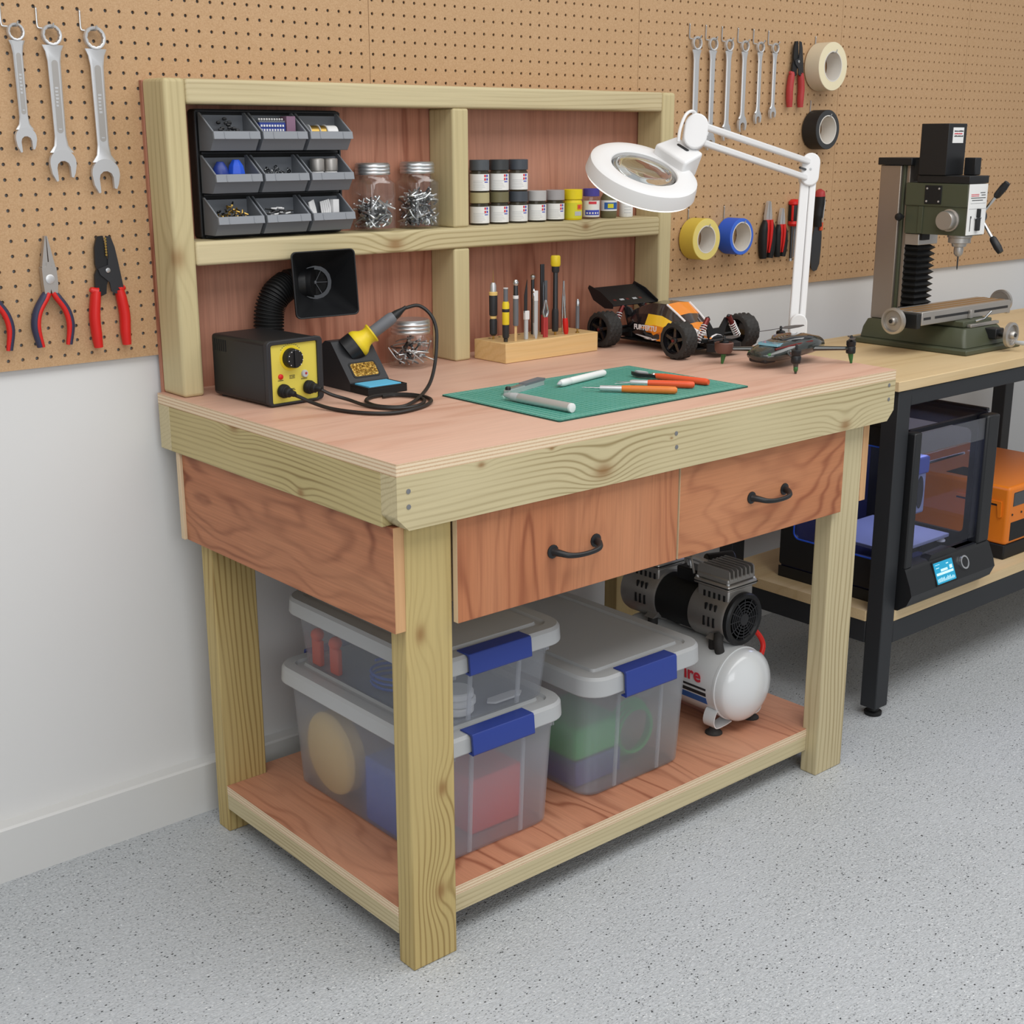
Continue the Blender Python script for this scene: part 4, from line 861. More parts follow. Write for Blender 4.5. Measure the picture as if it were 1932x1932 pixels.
G().prism([(-.016, .12), (-.023, .09), (-.0235, .03), (-.018, .008), (-.006, 0), (.008, .003), (.018, .02), (.0215, .06), (.022, .10), (.018, .13), (0, .138)], -.001, .001, 'y').obj('blade', 'dark_steel', t)
G().tube(spline([(.002, 0, .128), (-.001, 0, .155), (.003, 0, .19), (.004, 0, .215)], 5), [.013]*5+[.0155]*5+[.0165]*6, 14, flat=.75).obj('grip', 'black_matte', t)
G().tube([(.004, 0, .213), (.003, 0, .226), (.000, 0, .231)], [.0168, .0155, .008], 14, flat=.75).obj('butt_cap', 'red_dull', t)
G().box(.008, -.006, .116, .020, .004, .140).obj('ferrule', 'red_orange', t, .002); G().tube([(.0125, -.008, .14), (.010, -.0125, .17), (.0125, -.0125, .2), (.016, -.008, .212)], .0014, 6).obj('edge_line', 'light_grey', t)

# ================================================================== radio controlled buggy
CR = thing('rc_car', 'black and orange radio controlled buggy with big rear wing on the worktop', 'toy car', (1.193, .53, H+.0004))
def tyre(x0, x1, cy, face):
    cx = (x0+x1)/2; wd = abs(x1-x0); R = .0425; g = G(); n = 60; rows = []
    st = [(-.5, .030), (-.5, .036), (-.47, .0395), (-.40, None), (-.28, None), (-.26, None), (-.09, None), (-.07, None), (.07, None), (.09, None), (.26, None), (.28, None), (.40, None), (.47, .0395), (.5, .036), (.5, .030)]
    for k, (u, r) in enumerate(st):
        band = k//2
        rows.append([(cx+u*wd, cy+(r or R-.0038*(((i//2)+band) % 2))*cos(2*pi*i/n), .0425+(r or R-.0038*(((i//2)+band) % 2))*sin(2*pi*i/n)) for i in range(n)])
    g.loft(rows, 0, False)
    w = g.obj('wheel', 'rubber', CR, 0, ang=30)
    s = face; xo = cx+s*wd*.5
    g = G().ring([(.0302, -.004), (.0302, .002), (.0275, .003), (.0260, -.004)], (xo-s*.004, cy, .0425), (s, 0, 0), 40)
    g.lathe([(.0262, -.014), (.0262, -.012), (.001, -.012)], (xo-s*.004, cy, .0425), (s, 0, 0), 32)
    g.lathe([(.008, -.012), (.0075, .001), (.004, .003), (.0001, .003)], (xo-s*.004, cy, .0425), (s, 0, 0), 20)
    for q in range(5):
        a = 2*pi*q/5+.4; u = Vector((0, cos(a), sin(a))); v = Vector((0, -sin(a), cos(a))); c = Vector((xo-s*.005, cy, .0425)); S_ = Vector((s, 0, 0))
        g.loft([[c+u*.006+v*.0058-S_*.008, c+u*.006-v*.0058-S_*.008, c+u*.006-v*.004, c+u*.006+v*.004], [c+u*.028+v*.0048-S_*.008, c+u*.028-v*.0048-S_*.008, c+u*.028-v*.003+S_*.001, c+u*.028+v*.003+S_*.001]])
    g.obj('rim', 'car_black', w)
    G().lathe([(.0035, 0), (.0035, .003), (.0001, .0035)], (xo-s*.001, cy, .0425), (s, 0, 0), 6).obj('wheel_nut', 'anodised_red', w)
tyre(-.131, -.091, -.122, -1); tyre(-.128, -.086, .120, -1); tyre(.088, .130, -.118, 1); tyre(.086, .128, .120, 1)
SEC = [(.118, .028, .034, .034, .062, .022, .078), (.075, .045, .026, .054, .060, .030, .094), (.03, .058, .022, .064, .058, .038, .107), (-.015, .060, .022, .066, .056, .038, .107), (-.05, .056, .022, .060, .052, .035, .084), (-.075, .050, .022, .052, .048, .032, .066), (-.11, .034, .025, .036, .042, .022, .052), (-.14, .020, .028, .022, .038, .014, .044)]
g = G()
rings = []
for y, hb, zb, hs_, zs_, ht, zt in SEC:
    mk = (hs_*.55+ht*.45, zs_+(zt-zs_)*.5)
    rings.append([(-hb, y, zb), (-hb*1.02, y, (zb+zs_)/2), (-hs_, y, zs_), (-mk[0], y, mk[1]), (-ht, y, zt), (0, y, zt+.003), (ht, y, zt), (mk[0], y, mk[1]), (hs_, y, zs_), (hb*1.02, y, (zb+zs_)/2), (hb, y, zb), (0, y, zb-.002)])
g.loft(rings)
P = ['car_black', 'car_orange', 'car_yellow', 'car_white', 'car_window']
n = 12
col = [[0, 0, 0, 0, 0], [0, 0, 0, 4, 0], [0, 1, 2, 4, 0], [1, 1, 2, 4, 1], [1, 2, 3, 4, 4], [1, 3, 3, 3, 1], [3, 3, 1, 3, 3]]
for k in range(7):
    for i in range(n):
        j = i if i < 5 else 10-i if i < 10 else 0
        g.m[k*n+i] = col[k][max(0, min(4, j))] if i < 10 else 0
BS = g.obj('body_shell', P, CR, .0012, ang=30)
sh_ = []
g = G()   # flame shapes and stripes on the flank
xs_ = lambda y: -(.0625+.0035*(1-abs(y)/.08))
for pl_, mi in (([(.045, .050), (.0, .060), (-.045, .056), (-.05, .030), (-.02, .045), (.0, .036), (.01, .046)], 0), ([(.0, .024), (-.045, .024), (-.05, .034), (-.03, .031)], 0), ([(.058, .033), (.02, .027), (.0, .0235), (.012, .029)], 1), ([(.03, .026), (-.015, .0235), (-.005, .0275)], 1)):
    for s in (-1, 1): g.prism([(a, b) for a, b in pl_], s*.0605, s*.0668, 'x', mi)
g.obj('flame_decal', ['car_orange', 'car_white'], BS)
text('FURTERTU', .0165, 'car_white', BS, (-.0672, .062, .0455), (radians(90), 0, radians(-90)), 'side_lettering', .0004, .92, .0006)
for s in (-1, 1): G().tube([(s*.0385, -.016, .1065), (s*.036, -.05, .0855), (s*.033, -.075, .068)], .0026, 6).obj('windscreen_pillar', 'car_white', BS)
g = G(); g.box(-.05, -.125, .0135, .05, .125, .0175); g.box(-.035, .10, .0175, .035, .15, .040); g.box(-.028, -.155, .0175, .028, -.11, .038); g.obj('chassis', 'black_matte', CR, .002)
G().prism([(-.052, -.150), (.052, -.150), (.040, -.178), (-.040, -.178)], .013, .030).obj('bumper', 'black_plastic', CR, .004)
for y, zt in ((-.122, .083), (.122, .088)):
    G().prism([(-.022, .030), (-.038, zt-.008), (-.040, zt), (-.030, zt), (-.012, zt-.022), (.012, zt-.022), (.030, zt), (.040, zt), (.038, zt-.008), (.022, .030)], y-.002 if y > 0 else y-.014, y+.002 if y > 0 else y-.010, 'y').obj('shock_tower', 'black_plastic', CR, .001)
for s in (-1, 1):
    for y in (-.122, .120):
        G().prism([(s*.026, y-.012), (s*.026, y+.012), (s*.088, y+.006), (s*.088, y-.006)], .030, .037).obj('suspension_arm', 'black_matte', CR, .001)
        G().cyl((s*.03, y, .0425), (s*.092, y, .0425), .0035, n=10).obj('drive_shaft', 'dark_steel', CR)
        yy = y+(-.018 if y < 0 else .010); a = Vector((s*.036, yy, .086 if y < 0 else .090)); b = Vector((s*.072, yy, .036)); d_ = (b-a)
        A = G(); A.cyl(a, a+d_*.48, .0062, n=14); A.cyl(a+d_*.48, b, .0020, n=10)
        sk = A.obj('shock_absorber', 'anodised_red', CR)
        x_, y_, w_ = frame(d_); G().tube([a+d_*(.30+.66*i/70)+(x_*cos(i*.62)+y_*sin(i*.62))*.0075 for i in range(71)], .0011, 6).obj('coil_spring', 'white_paint', sk)
        G().lathe([(.004, 0), (.0045, .002), (.0001, .006)], a-d_.normalized()*.0, -d_, 10).obj('shock_cap', 'black_plastic', sk)
WG = G(); prf = [(.128, .096), (.150, .104), (.175, .118), (.202, .133), (.203, .1355), (.174, .122), (.149, .108), (.127, .0985)]
prf = [(a, b-.005) for a, b in prf]; WG.prism(prf, -.076, .076, 'x'); wg = WG.obj('wing', 'black_plastic', CR, .0005)
for x in (-.0775, .0775): G().prism([(.124, .087), (.122, .098), (.165, .124), (.205, .137), (.209, .130), (.190, .103), (.150, .086)], x-.0012, x+.0012, 'x').obj('wing_end_plate', 'black_plastic', wg, .0005)
g = G()
for k in range(5): g.prism([(a+.001, b+.0012) for a, b in ((.142, .0985), (.166, .1105), (.166, .111), (.142, .099))], -.05+k*.022, -.05+k*.022+(.014 if k % 2 else .009), 'x', k % 2)
g.obj('wing_print', ['anodised_red', 'light_grey'], wg)
for x in (-.028, .028): G().prism([(.096, .070), (.118, .070), (.155, .101), (.176, .1115), (.150, .0995), (.128, .0905), (.112, .087)], x-.003, x+.003, 'x').obj('wing_mount', 'charcoal', CR, .0008)

# ================================================================== quadcopter
DR = thing('drone', 'small dark quadcopter drone standing on green tipped legs near the worktop edge', 'drone', (1.215, .207, H+.0004))
def sec(x, hw, zc, hh, yc=0, n=16): return [(x, yc+hw*cos(2*pi*i/n)*(abs(cos(2*pi*i/n))**-.15 if abs(cos(2*pi*i/n)) > .05 else 1), zc+hh*sin(2*pi*i/n)) for i in range(n)]
g = G().loft([sec(-.112, .014, .036, .006), sec(-.106, .030, .0365, .011), (sec(-.08, .042, .040, .017)), sec(-.045, .046, .044, .022), sec(.0, .046, .049, .025), sec(.05, .042, .050, .023), sec(.09, .030, .048, .017), sec(.105, .012, .043, .007)])
BD = g.obj('body', 'drone_shell', DR, 0, ang=60); BD.location = (.004, 0, -.010)
G().loft([sec(-.040, .018, .063, .0055), sec(-.02, .034, .066, .0095), sec(.03, .035, .067, .009), (sec(.088, .024, .058, .0065))]).obj('canopy', 'drone_glass', BD, 0, ang=60)
G().prism([(-.078, -.030), (-.082, .020), (-.045, .026), (-.036, -.020)], .0570, .0625).obj('sensor_window', 'drone_blue', BD, .001)
G().tube([(-.085, -.030, .052), (-.03, -.039, .058), (.03, -.038, .060), (.085, -.022, .055)], .0025, 8).obj('red_trim', 'anodised_red', BD)
g = G().ball((.088, -.018, .048), .009, 12, 0, (.8, 1, .8)); g.obj('tail_light', 'green_tip', BD)
for s in (-1, 1): G().ball((-.094, s*.026, .040), .010, 12, 0, (1.3, .6, .6)).obj('nose_light', 'green_tip', BD)
G().box(-.108, -.024, .022, -.07, .024, .034).obj('camera_block', 'black_plastic', BD, .005)
mp = [(-.108, .090), (-.092, -.095), (.108, -.090), (.112, .108)]
for i, (mx_, my) in enumerate(mp):
    r0 = Vector((mx_*.35, my*.30, .033)); r1 = Vector((mx_, my, .033))
    G().tube([r0, r0.lerp(r1, .5), r1], [.0105, .0085, .0072], 12, flat=.6).obj('arm', 'drone_shell', DR)
    mo = G().lathe([(.0095, .022), (.0105, .024), (.0105, .036), (.009, .038), (.0095, .0385), (.0105, .040), (.0105, .049), (.008, .051), (.003, .052), (.003, .060), (.0015, .062)], (mx_, my, 0), n=20).obj('motor', 'black_plastic', DR)
    g = G(); g.tube([(mx_, my, .024), (mx_*1.01, my*1.01, .012), (mx_*1.02, my*1.02, .0001)], [.0065, .0048, .0025], 10); g.obj('leg', 'green_tip' if i != 1 else 'drone_shell', DR)
    if i == 1: G().ball((mx_*1.02, my*1.02, .010), .0052, 10, 0, (1, 1, 1.4)).obj('leg_tip', 'green_tip', DR)
    a = (0.05, 1.2, .75, 0.0)[i]; pr_ = []
    L_ = (.055, .0, .03, .085)[i]
    if L_:
        g = G()
        for s in (0, pi):
            u = Vector((cos(a+s), sin(a+s), 0)); v = Vector((-sin(a+s), cos(a+s), 0)); c = Vector((mx_, my, .0555))
            g.loft([[c+u*r_+v*w_+Vector((0, 0, .0012+tz)), c+u*r_-v*w_+Vector((0, 0, .0012-tz)), c+u*r_-v*w_+Vector((0, 0, -tz)), c+u*r_+v*w_+Vector((0, 0, tz))] for r_, w_, tz in ((.003, .0028, 0), (L_*.3, .0075, .002), (L_*.7, .006, .0015), (L_, .0022, .0005))])
        g.obj('propeller', 'prop', DR, 0)
    if i == 0: G().ring([(.016, .024), (.020, .030), (.021, .046), (.0185, .048), (.0165, .040)], (mx_, my, 0), n=28).obj('motor_guard', 'guard_brown', DR)

# ================================================================== magnifier lamp
def V(*a): return Vector(a)
LB = V(1.562, .452, .8544)
LP = thing('magnifier_lamp', 'white magnifying lamp with round head on a jointed arm', 'lamp', tuple(LB))
r_ = V(.7578, -.6525, -.0013); u_ = V(.1765, .2030, .9631); f_ = V(.6281, .7301, -.2690)
EL = V(1.664, .515, 1.322)-LB; JT = V(1.143, .435, 1.413)-LB; HC = V(1.005, .456, 1.333)-LB
hz = V(.7578, -.6525, 0).normalized(); fz = V(.6525, .7578, 0)
G().box(-.030, -.02, 0, .045, .035, .008).obj('base_plate', 'white_paint', LP, .003)
PB_ = V(.012, .006, .055)
rg = lambda k: [PB_+fz*k+hz*a+V(0, 0, b) for a, b in [(-.022, -.047), (.022, -.047)] + [(.022*cos(t_), .045+.024*sin(t_)) for t_ in [pi*i/12 for i in range(13)]]]
G().loft([rg(-.012), rg(-.022)]).obj('bracket', 'white_paint', LP, .003)
G().box(-.010, -.004, .008, .034, .03, .05).obj('clamp_block', 'white_paint', LP, .003)
ud = (EL-PB_).normalized(); sdv = (hz-ud*hz.dot(ud)).normalized()
def bar(a, b, w, dpt, nm, mt='white_paint', side=None):
    d = (b-a).normalized(); s = (side-d*side.dot(d)).normalized(); q = d.cross(s)
    G().loft([[p+s*i*w/2+q*j*dpt/2 for i, j in ((-1, -1), (1, -1), (1, 1), (-1, 1))] for p in (a, b)]).obj(nm, mt, LP, min(w, dpt)*.28, 3)
bar(PB_+V(0, 0, .02)-sdv*.010, EL-ud*.02-sdv*.0095, .0230, .012, 'lower_arm', side=hz); bar(PB_+V(0, 0, .02)+sdv*.0110, EL-ud*.02+sdv*.0110, .0165, .012, 'lower_arm', side=hz)
dirj = (JT-EL).normalized(); upv = V(0, 0, 1)-dirj*dirj.z; upv.normalize(); axl = dirj.cross(upv)
def capsule(c, up, ax, hh, r, t, nm):
    s = up.cross(ax).normalized(); o = [(r*cos(pi*i/10), hh+r*sin(pi*i/10)) for i in range(11)]+[(r*cos(pi+pi*i/10), -hh+r*sin(pi+pi*i/10)) for i in range(11)]
    return G().loft([[c+ax*k+s*a+up*b for a, b in o] for k in (-t, t)]).obj(nm, 'white_paint', LP, .003, 3)
capsule(EL, (upv+ud).normalized(), f_, .018, .023, .016, 'elbow'); G().lathe([(.003, 0), (.003, .001), (.0001, .0015)], EL-f_*.016, -f_, 12).obj('elbow_screw', 'light_grey', LP)
bar(EL+upv*.021+dirj*.008, JT+upv*.019-dirj*.01, .0150, .0150, 'upper_arm', side=upv); bar(EL-upv*.019+dirj*.008, JT-upv*.016-dirj*.01, .0150, .0150, 'upper_arm', side=upv)
G().tube([EL-upv*.0+dirj*.02, EL+dirj*.05], .003, 8).obj('tension_link', 'dark_steel', LP)
capsule(JT, upv, f_, .012, .026, .015, 'head_joint')
G().tube(spline([JT+upv*.03-dirj*.01, JT+upv*.042+dirj*.018, JT+upv*.03+dirj*.045, JT-upv*.002+dirj*.06, JT-upv*.03+dirj*.062], 6), .0035, 8).obj('cable', 'white_paint', LP)
nh = V(-.076, -.459, .881).normalized()
mxd = (V(.668, -.659, -.2975)); mxd = (mxd-nh*mxd.dot(nh)).normalized()
nk = HC+mxd*.062+nh.cross(mxd)*.075
HD_ = G().ring([(.0745, -.010), (.0745, .004), (.0765, .006), (.094, .0085), (.113, .0075), (.1205, .003), (.1225, -.006), (.1245, -.026), (.119, -.030), (.112, -.030), (.108, -.022), (.080, -.016)], HC, nh, 72).obj('head', 'white_paint', LP, 0, ang=32)
G().ring([(.1125, -.0295), (.1195, -.0302), (.1200, -.0322), (.112, -.0325)], HC, nh, 64).obj('light_ring', 'led_ring', HD_)
G().lathe([(.0744, -.004), (.071, -.001), (.05, .004), (.025, .0068), (.0001, .0076)] [::-1] + [(.0744, -.0055), (.05, -.012), (.025, -.0145), (.0001, -.0152)], HC, nh, 48, caps=False).obj('lens', 'lens_glass', HD_, ang=80)
bd = nh.cross(mxd).normalized()
aim = (JT-HC); aim = (aim-nh*aim.dot(nh)).normalized(); sidv = nh.cross(aim)
def blk(c0, c1, w0, w1, z0, z1, z2, z3, nm, mt='white_paint', par=LP, bv=.006):
    A = [(-1, 0), (1, 0), (1, 1), (-1, 1)]
    return G().loft([[c0+sidv*s*w0/2+nh*(z0+(z1-z0)*k) for s, k in A], [c1+sidv*s*w1/2+nh*(z2+(z3-z2)*k) for s, k in A]]).obj(nm, mt, par, bv, 3)
SWB = blk(HC+aim*.078, HC+aim*.142, .092, .082, .003, .030, -.018, .042, 'switch_housing')
G().loft([[HC+aim*.118+aim*b+sidv*a+nh*k for a, b in [(-.0125+.004*cos(t_) if cos(t_) < 0 else .0125+.004*cos(t_), .0045*sin(t_)) for t_ in [2*pi*i/20 for i in range(20)]]] for k in (.033, .0385)]).obj('switch', 'charcoal', SWB)
bar(HC+aim*.135+nh*.018, JT-upv*.006, .022, .020, 'neck', side=sidv); G().lathe([(.012, -.013), (.013, -.011), (.013, .011), (.012, .013)], HC+aim*.150+nh*.024, sidv, 20).obj('neck_knob', 'light_grey', LP)
# ================================================================== storage bins on the lower shelf
ZB0 = ZS+.0004
def storage_bin(label, x0, x1, y0, y1, z0, zt, lx0, lx1, ly0, ly1, lt, latch, rb=.035, plastic='bin_clear'):
    cx, cy = (x0+x1)/2, (y0+y1)/2
    t = thing('storage_bin', label, 'storage bin', (cx, cy, z0), 0, 'frosted storage bins under the bench')
    hx, hy, h = (x1-x0)/2, (y1-y0)/2, zt-z0
    fl = .010; k = .002
    def R(f, z, q=0): return [(a, b, z) for a, b in rrect(-hx-f+q, -hy-f+q, hx+f-q, hy+f-q, rb, 6)]
    g = G().loft([R(-.006, 0), R(0, .006), R(fl, h), R(fl, h, k), R(0, .008, k), R(-.006, .003, k)])
    B = g.obj('body', plastic, t, 0, ang=50)
    for a in (-.46, .42):   # moulded steps on the front and back walls
        for s in (-1, 1):
            X = a*hx
            vs = [(X-.004, s*(hy-.002), .006), (X+.004, s*(hy-.002), .006), (X+.004, s*(hy+.0035), .008), (X-.004, s*(hy+.0035), .008), (X-.004, s*(hy+fl-.002), h), (X+.004, s*(hy+fl-.002), h), (X+.004, s*(hy+fl+.0035), h), (X-.004, s*(hy+fl+.0035), h)]
            G().add(vs, [(0, 1, 2, 3), (4, 5, 6, 7), (0, 1, 5, 4), (1, 2, 6, 5), (2, 3, 7, 6), (3, 0, 4, 7)]).obj('rib', 'bin_clear', B, .001)
    for X in (-.80*hx, -.76*hx, .88*hx, .92*hx): G().box(X-.0015, -hy-fl-.006, h-.022, X+.0015, -hy-fl-.0002, h).obj('rib', 'bin_clear', B)
    a0, a1, b0, b1 = lx0-cx, lx1-cx, ly0-cy, ly1-cy
    def Q(i, z): return [(a, b, z) for a, b in rrect(a0+i, b0+i, a1-i, b1-i, max(.052-i, .01), 7)]
    H_ = lt-z0
    g = G().loft([Q(.006, h+.004), Q(.001, h-.006), Q(.0, h-.004), Q(.002, H_-.006), Q(.007, H_), Q(.030, H_), Q(.034, H_-.005), Q(.046, H_-.005), Q(.048, H_+.001), Q(.11, H_+.001)])
    L = g.obj('lid', 'bin_lid', t, 0, ang=28)
    c = (latch[0]+latch[1])/2-cx; w = (latch[1]-latch[0])/2; zb = latch[2]-z0
    for s in (-1, 1):
        yy = (b0 if s < 0 else b1)
        pr = [(yy-s*.028, H_+.0003), (yy-s*.028, H_+.003), (yy+s*.006, H_+.0035), (yy+s*.0085, H_-.001), (yy+s*.0115, zb+.003), (yy+s*.009, zb), (yy-s*.004, zb+.001), (yy-s*.004, zb+.004), (yy+s*.0065, zb+.005), (yy+s*.0035, H_-.003), (yy-s*.0, H_+.0003)]
        G().prism(pr, c-w, c+w, 'x').obj('latch', 'blue_plastic', t, .0012)
    return t
storage_bin('large frosted storage bin on the lower shelf, bottom of the stack of two', .160, .446, .128, .606, ZB0, .340, .131, .470, .096, .640, .3680, (.216, .363, .330))
storage_bin('shallow frosted storage bin, on top of the other bin behind the front leg', .172, .438, .136, .585, .3698, .494, .140, .469, .100, .612, .5210, (.214, .359, .484), .03, 'bin_clearer')
storage_bin('large frosted storage bin standing alone in the middle of the lower shelf', .553, .840, .140, .606, ZB0, .350, .521, .862, .096, .640, .3840, (.606, .752, .333))
IN = 'things seen through the frosted bins'
def inside(o, label, cat): return tag(o, label, cat)
t = G().lathe([(.080, 0), (.086, .004), (.086, .030), (.080, .034)], n=48).obj('disc', 'disc_cream', None); t.rotation_euler = (0, radians(90), 0); t.location = (.1645, .485, .2060); inside(t, 'large cream disc leaning on the left wall of the bottom storage bin', 'disc')
t = G().box(0, 0, 0, .128, .10, .115).obj('red_box', 'box_red', None, .004); t.location = (.280, .175, .1102); inside(t, 'red box behind the front wall of the bottom storage bin', 'box')
t = G().box(0, 0, 0, .105, .14, .135).obj('blue_box', 'box_blue', None, .004); t.location = (.168, .225, .1102); inside(t, 'dusty blue box near the front left corner of the bottom storage bin', 'box')
for k in range(3):
    t = G().lathe([(.030, 0), (.033, .003), (.033, .012), (.030, .0145)], n=36).obj('plate', 'white_paper', None); t.location = (.258+.005*(k % 2), .188, .3726+k*.0152); inside(t, ('lowest', 'middle', 'topmost')[k]+' of the three white round dishes stacked in the upper bin', 'dish')['group'] = IN
t = G().prism([(0, 0), (.06, .0), (.075, .012), (.06, .024), (.0, .024), (-.012, .012)], 0, .004, 'z').obj('white_tray', 'white_paint', None, .001); t.location = (.335, .165, .3724); inside(t, 'flat white plastic piece at the right front of the upper bin', 'tray')
for k, y in enumerate((.47, .535)):
    g = G().box(0, 0, 0, .012, .03, .055); g.ball((.006, .015, .065), .014, 12); t = g.obj('red_toy', 'red_orange', None, .003); t.location = (.183, y, .3726); inside(t, ('nearer', 'farther')[k]+' small red figure against the left wall of the upper bin', 'toy')['group'] = IN
g = G().tube([(.045*cos(a), .055*sin(a), .004+.0006*i) for i, a in enumerate([i*.35 for i in range(60)])], .003, 6); t = g.obj('blue_wire_coil', 'box_blue', None); t.location = (.2450, .36, .3722); inside(t, 'coil of blue wire lying on the floor of the upper bin', 'wire coil')
t = G().box(0, 0, 0, .13, .17, .055).obj('violet_box', 'pot_violet', None, .004); t.location = (.566, .185, .1102); inside(t, 'violet box at the bottom of the middle storage bin', 'box')
t = G().box(0, 0, 0, .135, .165, .072).obj('green_box', 'box_green', None, .012, 3); t.location = (.563, .185, .1662); inside(t, 'green box stacked on the violet box in the middle storage bin', 'box')
g = G()
for k in range(4): g.ring([(.062-.004*k, -.004), (.066-.004*k, 0), (.062-.004*k, .004), (.058-.004*k, 0)], (0, -.008*k, .068), (0, 1, 0), 40)
t = g.obj('hose_coil', 'box_green', None); t.location = (.755, .225, .1105); inside(t, 'standing coil of green tubing in the middle storage bin', 'coil')

# ================================================================== air compressor
AC = thing('air_compressor', 'small white tank air compressor with silver twin motor under the bench', 'air compressor', (1.057, .18, ZS+.0004))
o3 = V(1.057, .18, ZS+.0004)
tz = .213-o3.z; R_ = .085
pf = [(.0001, -.062)] + [(R_*sin(a), -.02-.042*cos(a)) for a in [radians(d_) for d_ in (12, 24, 36, 48, 60, 70, 78)]] + [(R_-.001, -.010), (R_+.0012, -.0095), (R_+.0012, -.004), (R_, -.003), (R_, .30)] + [(R_*sin(a), .30+.042*cos(a)) for a in [radians(d_) for d_ in (75, 60, 45, 30, 15)]] + [(.0001, .342)]
TK = G().lathe(pf, (0, 0, tz), (0, 1, 0), 56).obj('tank', 'enamel_white', AC, 0, ang=40)
for yy in (.004, .24):
    for s in (-1, 1):
        g = G(); pth = [(s*.030, tz-R_+.006), (s*.072, .034), (s*.078, .024), (s*.074, .017), (s*.055, .015), (s*.028, .020)]
        q = [(a, b) for a, b in pth]; q2 = [(a*(.985 if abs(a) > .04 else 1), b+.0028) for a, b in reversed(pth[2:])]
        pts = spline([(s*.052, yy, tz-.066), (s*.072, yy, tz-.048), (s*.083, yy, .036), (s*.074, yy, .0185), (s*.045, yy, .0175), (s*.022, yy, tz-R_-.0005)], 5)
        vs = []; 
        ring_ = []
        for i, p in enumerate(pts):
            ta = (pts[min(i+1, len(pts)-1)]-pts[max(i-1, 0)]).normalized(); nb = V(ta.z, 0, -ta.x)
            ring_.append([p+V(0, -.016, 0)+nb*.0012, p+V(0, .016, 0)+nb*.0012, p+V(0, .016, 0)-nb*.0012, p+V(0, -.016, 0)-nb*.0012])
        G().loft(ring_).obj('foot_bracket', 'enamel_white', AC)
        G().lathe([(.020, 0), (.0195, .003), (.012, .009), (.009, .0155)], (s*.064, yy, 0), n=24).obj('rubber_foot', 'rubber', AC)
mx, mz = .026, .356-o3.z
g = G().lathe([(.001, .0), (.058, 0), (.061, .004), (.0625, .012), (.0625, .105), (.060, .110)], (mx, .012, mz), (0, 1, 0), 48); g.obj('front_housing', 'cast_alloy', AC)
G().lathe([(.0575, .108), (.0575, .215)], (mx, .012, mz), (0, 1, 0), 48).obj('motor_shell', 'black_matte', AC)
G().lathe([(.060, .215), (.0625, .22), (.0625, .315), (.060, .325), (.03, .33)], (mx, .012, mz), (0, 1, 0), 48).obj('rear_housing', 'cast_alloy', AC)
g = G().ring([(.0615, -.004), (.0615, .006), (.050, .006), (.046, -.002), (.050, -.008), (.058, -.008)], (mx, .010, mz), (0, 1, 0), 48)
FN = g.obj('fan_cover', 'black_plastic', AC)
g = G()
for r in (.019, .026, .033, .040): g.ring([(r, -.0015), (r+.0022, -.0015), (r+.0022, .001), (r, .001)], (mx, .005, mz), (0, 1, 0), 40)
for i in range(12): a = pi*i/6; g.cyl((mx+.012*cos(a), .0045, mz+.012*sin(a)), (mx+.048*cos(a), .0045, mz+.048*sin(a)), .0012, n=6)
g.lathe([(.0001, -.003), (.014, -.002), (.015, .001)], (mx, .005, mz), (0, 1, 0), 24); g.obj('fan_guard', 'charcoal', FN)
G().lathe([(.0001, .0), (.047, .0)], (mx, .0115, mz), (0, 1, 0), 32).obj('fan_well', 'black_matte', FN)
for yy, nm in ((.012, 'front'), (.225, 'rear')):   # cylinder heads
    zc = mz+.050
    G().box(mx-.042, yy+.006, zc-.012, mx+.042, yy+.098, zc+.022).obj('cylinder', 'cast_alloy', AC, .004)
    G().box(mx-.050, yy, zc+.022, mx+.050, yy+.104, zc+.036).obj('head_plate', 'aluminium', AC, .004)
    G().box(mx-.0505, yy-.0005, zc+.0275, mx+.0505, yy+.1045, zc+.030).obj('gasket', 'black_matte', AC)
    hd = G().box(mx-.046, yy+.005, zc+.0362, mx+.046, yy+.099, zc+.050).obj('head_cover', 'cast_alloy', AC, .004)
    for i in range(7): G().prism([(yy+.004, zc+.044), (yy+.006, zc+.066), (yy+.012, zc+.070), (yy+.092, zc+.070), (yy+.099, zc+.060), (yy+.099, zc+.044)], mx-.043+i*.0138, mx-.0395+i*.0138, 'x').obj('fin', 'cast_alloy', hd, .0012)
    for bx in (-.044, .044):
        for by in (.007, .097): G().cyl((mx+bx, yy+by, zc+.036), (mx+bx, yy+by, zc+.0405), .0042, n=6).obj('bolt', 'satin_steel', hd)
    g = G()
    for i in range(5):
        for s in (-1, 1):
            a = radians(180+(10+i*0)); pass
    for i in range(3):
        for e in (-4, 24):
            a = radians(180-e); y_ = yy+.030+i*.014
            g.cbox((mx+.0615*cos(a), y_, mz+.0615*sin(a)), (.005, .005, .022))
    for i in range(5): g.cbox((mx-.0425, yy+.018+i*.0145, zc+.002), (.0012, .006, .014))
    g.obj('vent_slots', 'black_matte', AC)
G().cyl((mx+.045, .16, mz+.085), (mx+.105, .13, mz+.088), .024, n=28).obj('air_filter', 'black_plastic', AC, .003)
G().tube(spline([(mx, .108, mz+.105), (mx-.005, .16, mz+.112), (mx, .225, mz+.105)], 6), .007, 10).obj('air_pipe', 'satin_steel', AC)
G().box(mx-.015, .125, mz+.05, mx+.03, .2, mz+.085).obj('terminal_box', 'black_plastic', AC, .004)
g = G()
for i in range(4): g.tube(spline([(mx-.02+i*.012, .14+i*.02, mz+.08), (mx-.01+i*.01, .16+i*.015, mz+.115), (mx+.012+i*.006, .17+i*.01, mz+.10)], 5), .0028, 6)
g.obj('wiring', 'zinc', AC)
